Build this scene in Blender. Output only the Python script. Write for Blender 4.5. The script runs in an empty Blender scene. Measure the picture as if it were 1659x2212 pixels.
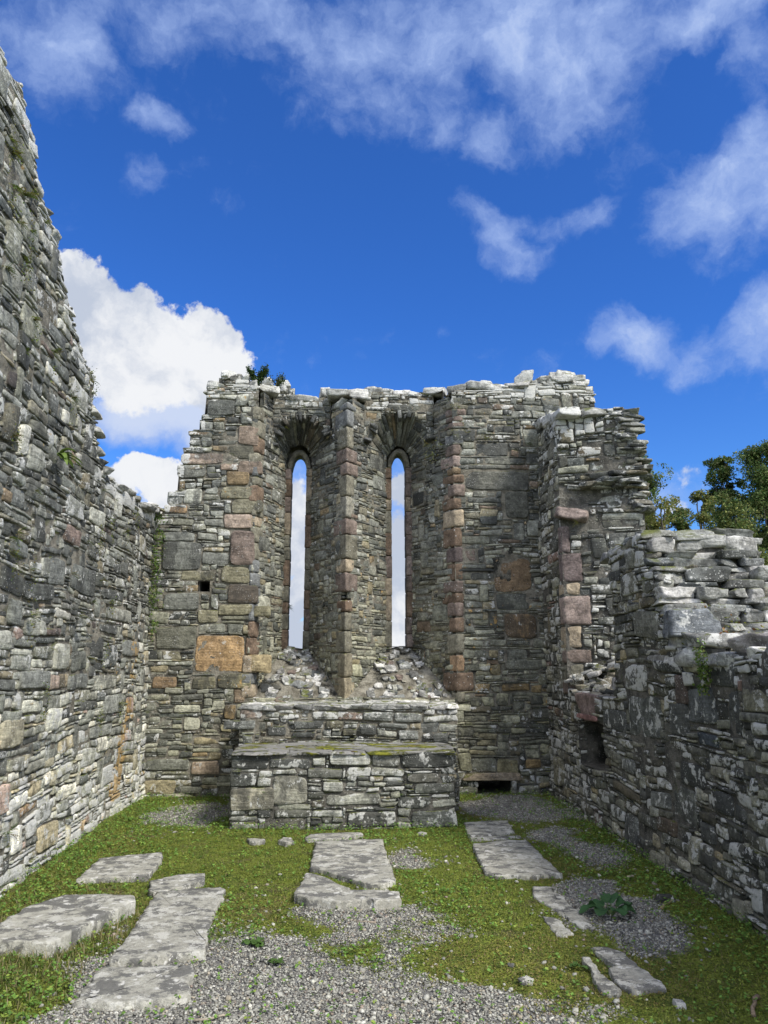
import bpy, math, random
import numpy as np
from mathutils import Vector, Matrix
random.seed(7)
rng = np.random.default_rng(11)
R = math.radians
scene = bpy.context.scene

# ------------------------------------------------------------------ camera numbers and survey helpers
F, CX, CY, PITCH, YAW, HC = 1661., 829.5, 1106., R(11.37), R(2.76), 1.6
def ray(x, y):
    d = np.array([(x-CX)/F, 1.0, -(y-CY)/F])
    c, s = math.cos(PITCH), math.sin(PITCH)
    d = np.array([d[0], d[1]*c-d[2]*s, d[1]*s+d[2]*c])
    c, s = math.cos(-YAW), math.sin(-YAW)
    return np.array([d[0]*c-d[1]*s, d[0]*s+d[1]*c, d[2]])
def onX(x, y, X): d = ray(x, y); t = X/d[0]; return d*t+[0, 0, HC]
def onY(x, y, Y): d = ray(x, y); t = Y/d[1]; return d*t+[0, 0, HC]
def onZ(x, y, Z=0.): d = ray(x, y); t = (Z-HC)/d[2]; return d*t+[0, 0, HC]
def full(x, y): return x/1.823, y/1.823
def k1(x, y): return full(x/1.659+550, y/1.659+1400)
def k2(x, y): return full(x/1.659+1300, y/1.659+1400)
def k3(x, y): return full(x/1.62+2000, y/1.62+1500)
def k4(x, y): return full(x/1.185+550, y/1.185+2300)
def k5(x, y): return full(x/1.355+1800, y/1.355+2600)
def kl(x, y): return full(x/1.383, y/1.383+1900)
def kg(x, y): return full(x/1.037, y/1.037+3100)
def kr(x, y): return full(x/1.0886+1500, y/1.0886+3100)

# ------------------------------------------------------------------ noise
def _h(ix, iy, iz, seed):
    n = (ix*374761393 + iy*668265263 + iz*2147483647 + seed*1274126177) & 0xffffffff
    n = ((n ^ (n >> 13))*1274126177) & 0xffffffff
    n = ((n ^ (n >> 16))*2246822519) & 0xffffffff
    return ((n ^ (n >> 15)) & 0xffff)/32767.5-1.
def vn(P, seed=0):
    P = np.asarray(P, float); I = np.floor(P).astype(np.int64); f = P-I; f = f*f*(3-2*f)
    out = 0
    for dx in (0, 1):
        for dy in (0, 1):
            for dz in (0, 1):
                w = (f[:, 0] if dx else 1-f[:, 0])*(f[:, 1] if dy else 1-f[:, 1])*(f[:, 2] if dz else 1-f[:, 2])
                out = out+w*_h(I[:, 0]+dx, I[:, 1]+dy, I[:, 2]+dz, seed)
    return out
def fbm(P, seed=0, o=3):
    P = np.asarray(P, float); a = 1.; r = 0; t = 0
    for i in range(o):
        r = r+a*vn(P*2**i, seed+i*17); t += a; a *= .5
    return r/t

# ------------------------------------------------------------------ mesh builder
class MB:
    def __init__(s): s.v=[]; s.q=[]; s.t=[]; s.c=[]; s.sp=[]; s.pr=[]; s.qm=[]; s.tm=[]; s.n=0
    def add(s, v, q=None, t=None, c=(.2,.2,.2), sp=None, pr=(0,0,0), m=0):
        v = np.asarray(v, float); N = len(v)
        if N == 0: return
        s.v.append(v)
        if q is not None and len(q): s.q.append(np.asarray(q, np.int64)+s.n); s.qm.append(np.full(len(q), m, np.int32))
        if t is not None and len(t): s.t.append(np.asarray(t, np.int64)+s.n); s.tm.append(np.full(len(t), m, np.int32))
        s.c.append(np.broadcast_to(np.asarray(c, float), (N, 3))); s.sp.append(v if sp is None else sp)
        s.pr.append(np.broadcast_to(np.asarray(pr, float), (N, 3))); s.n += N
    def build(s, name, mats, parent=None, smooth=True, local=False):
        me = bpy.data.meshes.new(name)
        V = np.concatenate(s.v); me.vertices.add(len(V)); me.vertices.foreach_set('co', V.astype(np.float32).ravel())
        Q = np.concatenate(s.q) if s.q else np.zeros((0, 4), np.int64); T = np.concatenate(s.t) if s.t else np.zeros((0, 3), np.int64)
        L = np.concatenate([Q.ravel(), T.ravel()]); me.loops.add(len(L)); me.loops.foreach_set('vertex_index', L.astype(np.int32))
        nq, nt = len(Q), len(T); me.polygons.add(nq+nt)
        st = np.concatenate([np.arange(nq)*4, nq*4+np.arange(nt)*3]).astype(np.int32)
        me.polygons.foreach_set('loop_start', st)
        me.polygons.foreach_set('material_index', np.concatenate(s.qm+s.tm).astype(np.int32))
        me.polygons.foreach_set('use_smooth', np.full(nq+nt, smooth))
        me.update(calc_edges=True); me.validate()
        C = np.concatenate(s.c)
        a = me.attributes.new('tint', 'FLOAT_VECTOR', 'POINT'); a.data.foreach_set('vector', C.astype(np.float32).ravel())
        a = me.attributes.new('sp', 'FLOAT_VECTOR', 'POINT'); a.data.foreach_set('vector', np.concatenate(s.sp).astype(np.float32).ravel())
        a = me.attributes.new('pr', 'FLOAT_VECTOR', 'POINT'); a.data.foreach_set('vector', np.concatenate(s.pr).astype(np.float32).ravel())
        for m in (mats if isinstance(mats, (list, tuple)) else [mats]): me.materials.append(m)
        o = bpy.data.objects.new(name, me); scene.collection.objects.link(o)
        if parent is not None:
            o.parent = parent
            if not local: o.matrix_parent_inverse = Matrix.Translation(-Vector(parent.location))
        return o
def tag(o, label=None, cat=None, group=None, kind=None):
    if label: o['label'] = label
    if cat: o['category'] = cat
    if group: o['group'] = group
    if kind: o['kind'] = kind
    return o
def empty(name, label, cat, group=None, loc=(0, 0, 0)):
    o = bpy.data.objects.new(name, None); scene.collection.objects.link(o); o.empty_display_size = .2
    o.location = loc
    return tag(o, label, cat, group)

# ------------------------------------------------------------------ materials
def newmat(name):
    m = bpy.data.materials.new(name); m.use_nodes = True; nt = m.node_tree; nt.nodes.clear()
    out = nt.nodes.new('ShaderNodeOutputMaterial'); b = nt.nodes.new('ShaderNodeBsdfPrincipled')
    nt.links.new(b.outputs[0], out.inputs[0]); b.inputs['Roughness'].default_value = .9
    b.inputs['Specular IOR Level'].default_value = .25
    return m, nt, b
class N:
    def __init__(s, nt): s.nt = nt
    def lk(s, a, i):
        if hasattr(a, 'is_output') or isinstance(a, bpy.types.NodeSocket): s.nt.links.new(a, i)
        else: i.default_value = a
    def attr(s, n, o='Vector'): x = s.nt.nodes.new('ShaderNodeAttribute'); x.attribute_name = n; return x.outputs[o]
    def math(s, op, a, b=0., clamp=False):
        x = s.nt.nodes.new('ShaderNodeMath'); x.operation = op; x.use_clamp = clamp
        s.lk(a, x.inputs[0]); s.lk(b, x.inputs[1]); return x.outputs[0]
    def vm(s, op, a, b=(0, 0, 0), out=0):
        x = s.nt.nodes.new('ShaderNodeVectorMath'); x.operation = op
        s.lk(a, x.inputs[0])
        if op == 'SCALE': s.lk(b, x.inputs['Scale'])
        else: s.lk(b, x.inputs[1])
        return x.outputs[out]
    def noise(s, v, sc, d=3., r=.55, col=False):
        x = s.nt.nodes.new('ShaderNodeTexNoise'); s.lk(v, x.inputs['Vector']); x.inputs['Scale'].default_value = sc
        x.inputs['Detail'].default_value = d; x.inputs['Roughness'].default_value = r; return x.outputs[1 if col else 0]
    def vor(s, v, sc, out='Distance'):
        x = s.nt.nodes.new('ShaderNodeTexVoronoi'); s.lk(v, x.inputs['Vector']); x.inputs['Scale'].default_value = sc; return x.outputs[out]
    def ss(s, v, a, b, lo=0., hi=1.):
        x = s.nt.nodes.new('ShaderNodeMapRange'); x.interpolation_type = 'SMOOTHSTEP'
        s.lk(v, x.inputs[0]); s.lk(a, x.inputs[1]); s.lk(b, x.inputs[2]); s.lk(lo, x.inputs[3]); s.lk(hi, x.inputs[4]); return x.outputs[0]
    def mr(s, v, a, b, lo, hi):
        x = s.nt.nodes.new('ShaderNodeMapRange'); s.lk(v, x.inputs[0]); s.lk(a, x.inputs[1]); s.lk(b, x.inputs[2]); s.lk(lo, x.inputs[3]); s.lk(hi, x.inputs[4]); return x.outputs[0]
    def mix(s, f, a, b):
        x = s.nt.nodes.new('ShaderNodeMix'); x.data_type = 'RGBA'
        s.lk(f, x.inputs[0])
        for v, i in ((a, 6), (b, 7)):
            if isinstance(v, tuple) and len(v) == 3: v = v+(1,)
            s.lk(v, x.inputs[i])
        return x.outputs[2]
    def bump(s, h, strength, dist, nrm=None):
        x = s.nt.nodes.new('ShaderNodeBump'); s.lk(h, x.inputs['Height']); x.inputs['Strength'].default_value = strength
        x.inputs['Distance'].default_value = dist
        if nrm is not None: s.lk(nrm, x.inputs['Normal'])
        return x.outputs[0]

def stone_mat(name, lichen=.5, dark=.4, moss=.4, streak=.5, ora=.3):
    m, nt, b = newmat(name); n = N(nt)
    base = n.attr('tint'); sp = n.attr('sp'); pr = n.attr('pr')
    sep = nt.nodes.new('ShaderNodeSeparateXYZ'); nt.links.new(pr, sep.inputs[0])
    geo = nt.nodes.new('ShaderNodeNewGeometry'); pos = geo.outputs['Position']
    n1 = n.noise(sp, 9, 7, .65); n2 = n.noise(sp, 38, 5, .7)
    st = n.noise(n.vm('MULTIPLY', sp, (2.5, 8, 42.)), 1., 5, .62)
    f = n.mr(n1, .3, .7, .42, 1.6); f = n.math('MULTIPLY', f, n.mr(n2, .3, .7, .6, 1.42))
    f = n.math('MULTIPLY', f, n.mr(st, .32, .68, 1-streak*.5, 1+streak*.38))
    c = n.vm('SCALE', base, f)
    # black crust, streaked downwards
    dk = n.noise(n.vm('MULTIPLY', pos, (1, 1, .55)), 2.6, 6, .68)
    dm = n.ss(n.math('ADD', dk, n.math('MULTIPLY', sep.outputs[1], .28)), .58-.08*dark, .66-.03*dark)
    c = n.mix(n.math('MULTIPLY', dm, .66), c, (.042, .043, .04))
    # white crust lichen: large blotches and speckles
    l1 = n.noise(sp, 7.5, 8, .72); thr = n.math('SUBTRACT', .675-.06*lichen, n.math('MULTIPLY', sep.outputs[0], .2))
    lm = n.ss(l1, thr, n.math('ADD', thr, .05))
    v = n.vor(n.vm('ADD', sp, n.vm('SCALE', n.noise(sp, 20, 2, .5, True), .03)), 17)
    spk = n.ss(v, .15+.08*lichen, .09); spk = n.math('MULTIPLY', spk, n.ss(n.noise(pos, 3.1, 4), n.math('SUBTRACT', .60, n.math('MULTIPLY', sep.outputs[0], .15)), .68))
    v2 = n.vor(sp, 47); spk2 = n.math('MULTIPLY', n.ss(v2, .26, .16), n.ss(n.noise(sp, 4.2, 3), .48, .6))
    lmx = n.math('MAXIMUM', n.math('MULTIPLY', lm, .85), n.math('MAXIMUM', spk, n.math('MULTIPLY', spk2, .5*lichen+.25)))
    wc = n.mix(n.noise(sp, 60, 3), (.36, .36, .33), (.70, .70, .66))
    c = n.mix(n.math('MINIMUM', lmx, 1.), c, wc)
    # orange lichen
    om = n.ss(n.math('ADD', n.noise(sp, 11, 6, .65), n.math('MULTIPLY', sep.outputs[2], .3)), .72-.05*ora, .77-.05*ora)
    c = n.mix(n.math('MULTIPLY', om, .85), c, (.36, .235, .085))
    # moss on what faces up
    sn = nt.nodes.new('ShaderNodeSeparateXYZ'); nt.links.new(geo.outputs['Normal'], sn.inputs[0])
    mm = n.math('MULTIPLY', n.ss(sn.outputs[2], .35, .8), n.ss(n.noise(pos, 5, 6, .65), .62-.22*moss, .68-.16*moss))
    c = n.mix(n.math('MULTIPLY', mm, .9), c, n.mix(n.noise(pos, 30, 3), (.035, .05, .01), (.16, .17, .03)))
    nt.links.new(c, b.inputs['Base Color'])
    h = n.math('ADD', n.math('MULTIPLY', n2, .5), n.math('ADD', n.math('MULTIPLY', st, .9*streak+.15), n.math('MULTIPLY', n.noise(sp, 90, 4, .7), .25)))
    h = n.math('ADD', h, n.math('MULTIPLY', n1, 1.0))
    nt.links.new(n.bump(h, .9, .022), b.inputs['Normal'])
    return m
def mortar_mat(name, c0, c1):
    m, nt, b = newmat(name); n = N(nt)
    geo = nt.nodes.new('ShaderNodeNewGeometry'); pos = geo.outputs['Position']
    c = n.mix(n.ss(n.noise(pos, 7, 8, .7), .35, .65), c0, c1)
    c = n.mix(n.ss(n.noise(pos, 2.3, 5, .6), .56, .66), c, (.025, .025, .02))
    c = n.mix(n.math('MULTIPLY', n.ss(n.noise(pos, 4.1, 6, .65), .60, .68), .6), c, (.07, .085, .02))
    c = n.mix(n.ss(n.vor(pos, 42), .2, .1), c, (.34, .33, .29))
    nt.links.new(c, b.inputs['Base Color'])
    nt.links.new(n.bump(n.math('ADD', n.noise(pos, 40, 6, .7), n.noise(pos, 12, 4)), .9, .03), b.inputs['Normal'])
    return m
M_E = stone_mat('slate_masonry', .65, .2, .35, .42, .35)
M_N = stone_mat('pale_slate_masonry', 1.0, .2, .35, .5, .35)
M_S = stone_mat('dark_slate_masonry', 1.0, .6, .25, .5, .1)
M_Q = stone_mat('dressed_sandstone', .12, .0, .2, .12, .2)
M_CAP = stone_mat('lichened_capstone', 1.1, .3, .6, .45, .3)
M_A = stone_mat('altar_masonry', 1.15, .45, .6, .5, .15)
def slab_mat():
    m, nt, b = newmat('grave_slab_stone'); n = N(nt); sp = n.attr('sp'); geo = nt.nodes.new('ShaderNodeNewGeometry'); pos = geo.outputs['Position']
    c = n.vm('SCALE', n.attr('tint'), n.mr(n.noise(sp, 26, 7, .72), .3, .7, .62, 1.35))
    q = n.vm('ADD', sp, n.vm('SCALE', n.noise(sp, 22, 5, .65, True), .10))
    dk = n.noise(n.vm('MULTIPLY', q, (1, 1.5, 1)), 6.0, 8, .70); c = n.mix(n.math('MULTIPLY', n.ss(dk, .485, .545), .85), c, n.mix(n.noise(sp, 40, 4), (.06, .06, .056), (.17, .168, .155)))
    li = n.noise(n.vm('ADD', q, (7, 3, 1)), 8.5, 7, .68); c = n.mix(n.math('MULTIPLY', n.ss(li, .55, .58), .85), c, (.52, .51, .45))
    v = n.vor(q, 14); c = n.mix(n.math('MULTIPLY', n.ss(v, .30, .24), n.ss(n.noise(sp, 3, 3), .50, .56)), c, (.58, .57, .52))
    nt.links.new(c, b.inputs['Base Color'])
    h = n.math('ADD', n.noise(sp, 34, 7, .75), n.math('MULTIPLY', n.noise(sp, 120, 3), .4)); nt.links.new(n.bump(h, .9, .014), b.inputs['Normal']); return m
M_SLAB = slab_mat()
M_MOR = mortar_mat('lime_mortar', (.12, .11, .085), (.27, .25, .20))
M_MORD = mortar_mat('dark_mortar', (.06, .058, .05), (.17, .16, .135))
M_EARTH = mortar_mat('rubble_earth', (.11, .10, .075), (.33, .31, .25))

GREY = [(.175,.178,.165), (.12,.124,.12), (.20,.20,.17), (.27,.27,.245), (.16,.15,.12), (.215,.19,.14), (.075,.08,.08), (.14,.145,.135)]
PAL_E = (GREY+[(.18,.14,.115), (.21,.165,.11)], [22, 16, 18, 15, 9, 5, 9, 14, 1.5, 1.2])
PAL_N = (GREY+[(.19,.145,.13), (.26,.2,.14), (.4,.39,.36)], [24, 14, 14, 20, 8, 5, 7, 18, 2, 1, 6])
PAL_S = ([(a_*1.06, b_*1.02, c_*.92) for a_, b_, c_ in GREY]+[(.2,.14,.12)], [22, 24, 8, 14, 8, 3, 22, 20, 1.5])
PAL_W = ([(.42,.41,.38), (.3,.3,.28), (.24,.24,.22), (.5,.49,.46)], [10, 10, 8, 6])
def pick(pal):
    c = np.array(random.choices(pal[0], pal[1])[0]); return c*random.uniform(.68, 1.34)
C_RED, C_PUR, C_OCH, C_ORA = (.165,.13,.108), (.142,.113,.104), (.18,.135,.085), (.30,.205,.125)
C_GG, C_TAN, C_BR, C_PINK, C_DK, C_SL, C_LT = (.17,.16,.12), (.29,.24,.17), (.16,.115,.08), (.27,.215,.185), (.075,.078,.075), (.15,.155,.15), (.3,.3,.27)

# ------------------------------------------------------------------ masonry generator
def masonry(B, mp, u0, u1, v0, v1, inside, fixed=(), pal=PAL_E, du=.04, dv=.028, big=.5, res=.03, flip=False,
            prot=.014, mats=(0, 1), prf=None, gap=.0065, sheet=True, warp=.016, cf=None, chunk=1.0, holes=()):
    """courses of split stone over the (u,v) patch; mp maps (u,v,depth) to space, depth outwards"""
    nu, nv = int((u1-u0)/du), int((v1-v0)/dv)
    gu = u0+(np.arange(nu)+.5)*du; gv = v0+(np.arange(nv)+.5)*dv
    GU, GV = np.meshgrid(gu, gv, indexing='ij')
    ok = inside(GU, GV)
    for h in holes: ok = ok & ~((GU > h[0]) & (GU < h[1]) & (GV > h[2]) & (GV < h[3]))
    base_ok = ok.copy()
    stones = []
    for fx in fixed:
        a, b_, c, d, col = fx[:5]; a, b_ = min(a, b_), max(a, b_); c, d = min(c, d), max(c, d)
        sel = (GU > a-du*.3) & (GU < b_+du*.3) & (GV > c-dv*.3) & (GV < d+dv*.3)
        ok &= ~sel
        if col is not None: stones.append((a, b_, c, d, np.array(col), 1))
    free = ok.copy()
    area = free.sum()*du*dv
    def take(i, j, w, h, k=0):
        free[i:i+w, j:j+h] = False
        stones.append((u0+i*du, u0+(i+w)*du, v0+j*dv, v0+(j+h)*dv, pick(pal), k))
    for _ in range(int(area*big*85)):
        w = random.randint(4, 11); h = random.randint(3, 8)
        if random.random() < .25: w = random.randint(3, 5); h = random.randint(5, 10)
        if nu <= w or nv <= h: continue
        i, j = random.randrange(nu-w), random.randrange(nv-h)
        if free[i:i+w, j:j+h].all() and random.random() < .5: take(i, j, w, h, 2)
    hs = random.choices([1, 2, 3, 4], [4, 5, 3.5*chunk, 1.8*chunk], k=nv)
    for j in range(nv):
        i = 0
        while i < nu:
            if not free[i, j]: i += 1; continue
            h = hs[j] if random.random() < .7 else random.choice([1, 1, 2, 3])
            w = max(2, int(random.lognormvariate(math.log(4.2+h*.5), .5)))
            r = 1
            while r < w and i+r < nu and free[i+r, j]: r += 1
            if i+r < nu and free[i+r, j] and (i+r+1 >= nu or not free[i+r+1, j]): r += 1
            hh = 1
            while hh < h and j+hh < nv and free[i:i+r, j+hh].all(): hh += 1
            take(i, j, r, hh); i += r
    VU, VV, VD, CC, PP, SP, QQ, ED = [], [], [], [], [], [], [], []; n0 = 0
    for (a, b_, c, d, col, k) in stones:
        w, h = (b_-a)/2-gap*random.uniform(.35, 1.2), (d-c)/2-gap*random.uniform(.25, 1.)
        if w < .006 or h < .005: continue
        nx, ny = max(3, int(math.ceil(2*w/res))+1), max(3, int(math.ceil(2*h/res))+1)
        ex, ey = min(.3, .010/w), min(.3, .009/h)
        s = np.concatenate([[-1], np.linspace(-1+ex, 1-ex, nx-1), [1]]); t = np.concatenate([[-1], np.linspace(-1+ey, 1-ey, ny-1), [1]])
        S, T = np.meshgrid(s, t, indexing='ij'); S = S.ravel(); T = T.ravel()
        p = random.uniform(5, 11); mx = np.maximum(np.maximum(abs(S), abs(T)), 1e-6)
        fac = np.where(mx < 1e-4, 1., mx/np.maximum((abs(S)**p+abs(T)**p), 1e-30)**(1/p)); S2, T2 = S*fac, T*fac
        jm = min(.022, h*.45) if k != 1 else min(.02, h*.15)
        ju = min(.03, w*.3)*(1 if k != 1 else .4)
        co = np.random.default_rng(random.randrange(1 << 30)).uniform(-1, 1, (4, 2))
        wts = [(1-S2)*(1-T2)/4, (1+S2)*(1-T2)/4, (1+S2)*(1+T2)/4, (1-S2)*(1+T2)/4]
        U = (a+b_)/2+S2*w+sum(wt*co[q, 0]*ju for q, wt in enumerate(wts)); V = (c+d)/2+T2*h+sum(wt*co[q, 1]*jm for q, wt in enumerate(wts))
        edge = np.maximum(abs(S2)**8, abs(T2)**6)
        pb = prot*.62*random.uniform(-.9, 1.5)+(.004 if k else 0)
        D = pb+random.uniform(-.5, .5)*.009*S2*min(1, w/.08)+random.uniform(-.6, .6)*.007*T2*min(1, h/.04)-edge*.008
        if k == 2: D += .006*(1-S2**2)*(1-T2**2)
        off = random.uniform(0, 60)
        nX, nY = len(s), len(t)
        idx = np.arange(nX*nY).reshape(nX, nY)
        q = np.stack([idx[:-1, :-1], idx[1:, :-1], idx[1:, 1:], idx[:-1, 1:]], -1).reshape(-1, 4)
        ring = np.concatenate([idx[:-1, 0], idx[-1, :-1], idx[1:, -1][::-1], idx[0, 1:][::-1]])
        nb = len(ring); bi = nX*nY+np.arange(nb)
        rq = np.stack([ring, bi, np.roll(bi, -1), np.roll(ring, -1)], -1)
        U = np.concatenate([U, U[ring]]); V = np.concatenate([V, V[ring]]); D = np.concatenate([D, np.full(nb, -.07)])
        ed = np.concatenate([np.ones(nX*nY), np.zeros(nb)])
        VU.append(U); VV.append(V); VD.append(D); ED.append(ed)
        SP.append(np.stack([U+off, D, V+off*.37], -1)); QQ.append(np.concatenate([q, rq])+n0); n0 += len(U)
        CC.append(np.broadcast_to(np.asarray(col)*(random.uniform(.9, 1.1) if k == 1 else 1), (len(U), 3)))
        PP.append(np.broadcast_to([random.uniform(-.35, .65)*(0.35 if k == 1 else 1), random.uniform(-.6, .8), random.uniform(-.6, .3)], (len(U), 3)))
    if VU:
        U = np.concatenate(VU); V = np.concatenate(VV); D = np.concatenate(VD); SPn = np.concatenate(SP); ed = np.concatenate(ED)
        Pn = np.stack([U, V, np.zeros_like(U)], -1)
        U2 = U+vn(Pn*1.7, 3)*warp*.8+vn(SPn*14, 5)*.0055; V2 = V+vn(Pn*np.array([1.3, 2.2, 1]), 4)*warp+vn(SPn*np.array([11, 11, 16]), 6)*.005
        D2 = D+(fbm(SPn*12, 8, 3)*.011+vn(SPn*40, 9)*.003)*ed
        C = np.concatenate(CC)*np.array([1.15, 1.15, 1.06])*(1+.0*prot); P = np.concatenate(PP).copy()
        if prf is not None: P = P+prf(U, V)
        if cf is not None: C = C*cf(U, V)
        B.add(mp(U2, V2, D2), q=np.concatenate(QQ)[:, ::(-1 if flip else 1)], c=C, sp=SPn, pr=P, m=mats[0])
    if sheet: mortar(B, mp, u0, u1, v0, v1, base_ok, du, dv, mats[1], flip)
def mortar(B, mp, u0, u1, v0, v1, ok, du, dv, m, flip=False, depth=-.0165):
    nu, nv = ok.shape
    # coarse cells 2x2
    uu = u0+np.arange(nu+1)*du; vv = v0+np.arange(nv+1)*dv
    U, V = np.meshgrid(uu, vv, indexing='ij')
    P = np.stack([U.ravel(), V.ravel(), np.zeros(U.size)], -1)
    D = depth+fbm(P*3.2, 21, 4)*.026
    idx = np.arange(U.size).reshape(U.shape)
    q = np.stack([idx[:-1, :-1], idx[1:, :-1], idx[1:, 1:], idx[:-1, 1:]], -1)[ok]
    X = mp(U.ravel(), V.ravel(), D)
    used, inv = np.unique(q.ravel(), return_inverse=True)
    q = inv.reshape(-1, 4)
    B.add(X[used], q=q[:, ::(-1 if flip else 1)], m=m)
def quadsheet(B, A, m, n=(8, 8), flip=False, amp=.02):
    """bilinear patch from 4 corners, roughened"""
    a, b_, c, d = [np.array(x, float) for x in A]
    s = np.linspace(0, 1, n[0]+1); t = np.linspace(0, 1, n[1]+1); S, T = np.meshgrid(s, t, indexing='ij'); S = S.ravel()[:, None]; T = T.ravel()[:, None]
    P = a*(1-S)*(1-T)+b_*S*(1-T)+c*S*T+d*(1-S)*T
    P = P+np.stack([vn(P*5, 31), vn(P*5, 32), vn(P*5, 33)], -1)*amp
    idx = np.arange((n[0]+1)*(n[1]+1)).reshape(n[0]+1, n[1]+1)
    q = np.stack([idx[:-1, :-1], idx[1:, :-1], idx[1:, 1:], idx[:-1, 1:]], -1).reshape(-1, 4)
    B.add(P, q=q[:, ::(-1 if flip else 1)], m=m)

_T = {}
def cube_template(n):
    if n in _T: return _T[n]
    e = np.concatenate([[-1], np.linspace(-.86, .86, n-1), [1]]); pts = {}; V = []; Q = []
    def vid(p):
        k = tuple(np.round(p, 5))
        if k not in pts: pts[k] = len(V); V.append(p)
        return pts[k]
    for ax in range(3):
        for sg in (-1, 1):
            for i in range(n):
                for j in range(n):
                    qs = []
                    for (di, dj) in ((0, 0), (1, 0), (1, 1), (0, 1)):
                        p = [0, 0, 0]; p[ax] = sg; p[(ax+1) % 3] = e[i+di]; p[(ax+2) % 3] = e[j+dj]; qs.append(vid(p))
                    Q.append(qs if sg > 0 else qs[::-1])
    _T[n] = (np.array(V, float), np.array(Q)); return _T[n]
def rock(B, c, size, rot=0., tilt=(0, 0), col=None, p=None, m=0, n=None, am=.12, pr=None, shear=0.):
    """one loose or bedded block: rounded, roughened, solid"""
    size = np.array(size, float); n = n or int(np.clip(max(size)/.045, 3, 9))
    V, Q = cube_template(n); p = (p or random.uniform(5, 10))*1.7
    f = np.max(abs(V), 1)/((abs(V)**p).sum(1)**(1/p)); P = V*f[:, None]
    for _k in range(7):
        nn = rng.normal(0, 1, 3); nn /= np.linalg.norm(nn); P = P-np.maximum(0, P@nn-rng.uniform(1.08, 1.5))[:, None]*nn
    tp = np.array([random.uniform(-.16, .16) for _ in range(6)])
    P = P*np.stack([1+tp[0]*P[:, 2]+tp[1]*P[:, 1], 1+tp[2]*P[:, 0]+tp[3]*P[:, 2], 1+tp[4]*P[:, 0]+tp[5]*P[:, 1]], -1)
    P = P*size/2; P[:, 0] += shear*P[:, 2]
    off = random.uniform(0, 80); sp = P+off
    s = min(.03, size.min()*am+.002)*1.25
    P = P+np.stack([fbm(sp*9, 41, 3), fbm(sp*9+9, 42, 3), fbm(sp*9+5, 43, 3)], -1)*s
    P = P+(np.round(fbm(sp*np.array([5, 5, 14]), 44, 2)*2.2)/2.2*s*.8)[:, None]*np.array([1, 1, .35])*np.sign(P)
    cr, sr = math.cos(rot), math.sin(rot); ca, sa = math.cos(tilt[0]), math.sin(tilt[0]); cb, sb = math.cos(tilt[1]), math.sin(tilt[1])
    Mx = np.array([[1, 0, 0], [0, ca, -sa], [0, sa, ca]]); My = np.array([[cb, 0, sb], [0, 1, 0], [-sb, 0, cb]]); Mz = np.array([[cr, -sr, 0], [sr, cr, 0], [0, 0, 1]])
    P = P@(Mz@My@Mx).T+np.array(c, float)
    col = pick(PAL_W) if col is None else np.array(col)
    B.add(P, q=Q, c=col, sp=sp, pr=pr or (random.uniform(-.2, .7), random.uniform(-.5, .6), random.uniform(-.6, .2)), m=m)
def prism(B, poly, z0, z1, col, m=0, grow=.006, am=.006, pr=(0, 0, 0), step=.035, rnd=.012):
    """dressed block: plan polygon extruded between z0 and z1, worn edges"""
    poly = np.array(poly, float); cen = poly.mean(0); pts = []
    nP = len(poly)
    for i in range(nP):
        a, b_ = poly[i], poly[(i+1) % nP]; L = np.linalg.norm(b_-a); k = max(2, int(L/step))
        for t in np.concatenate([[min(.2, rnd/L)], np.linspace(0, 1, k+1)[1:-1], [1-min(.2, rnd/L)]]): pts.append(a+(b_-a)*t)
    pts = np.array(pts); K = len(pts); h = z1-z0
    zs = np.concatenate([[z0], np.linspace(z0+rnd, z1-rnd, max(2, int(h/step))), [z1]])
    rows = [pts+(cen-pts)/np.linalg.norm(cen-pts, axis=1)[:, None]*(rnd*.8 if i in (0, len(zs)-1) else 0) for i in range(len(zs))]
    V = np.concatenate([np.concatenate([r, np.full((K, 1), z)], 1) for r, z in zip(rows, zs)])
    V = np.concatenate([V, [[*cen, z0], [*cen, z1]]])
    ri = np.arange(K); rj = np.roll(ri, -1); Q = []
    for i in range(len(zs)-1): Q.append(np.stack([ri+i*K, rj+i*K, rj+(i+1)*K, ri+(i+1)*K], -1))
    T = [np.stack([rj, ri, np.full(K, len(zs)*K)], -1), np.stack([ri+(len(zs)-1)*K, rj+(len(zs)-1)*K, np.full(K, len(zs)*K+1)], -1)]
    off = random.uniform(0, 80); sp = V+off
    V = V+np.stack([fbm(sp*14, 51, 3), fbm(sp*14+7, 52, 3), fbm(sp*14+3, 53, 3)], -1)*am
    B.add(V, q=np.concatenate(Q), t=np.concatenate(T), c=np.array(col)*random.uniform(.88, 1.12), sp=sp, pr=pr, m=m)
def interp(xs, ys): 
    xs = np.array(xs, float); ys = np.array(ys, float); return lambda x: np.interp(x, xs, ys)
def fixY(K, L, Y): 
    r = []
    for (x0, y0, x1, y1, c) in L:
        a = onY(*K(x0, y0), Y); b_ = onY(*K(x1, y1), Y); r.append((a[0], b_[0], b_[2], a[2], c))
    return r
def fixX(K, L, X, sgn=1):
    r = []
    for (x0, y0, x1, y1, c) in L:
        a = onX(*K(x0, y0), X); b_ = onX(*K(x1, y1), X); m_ = onX(*K((x0+x1)/2, (y0+y1)/2), X)
        hh = (onX(*K((x0+x1)/2, y0), X)[2]-onX(*K((x0+x1)/2, y1), X)[2])*.92
        r.append((sgn*a[1], sgn*b_[1], m_[2]-hh/2, m_[2]+hh/2, c))
    return r

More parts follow.
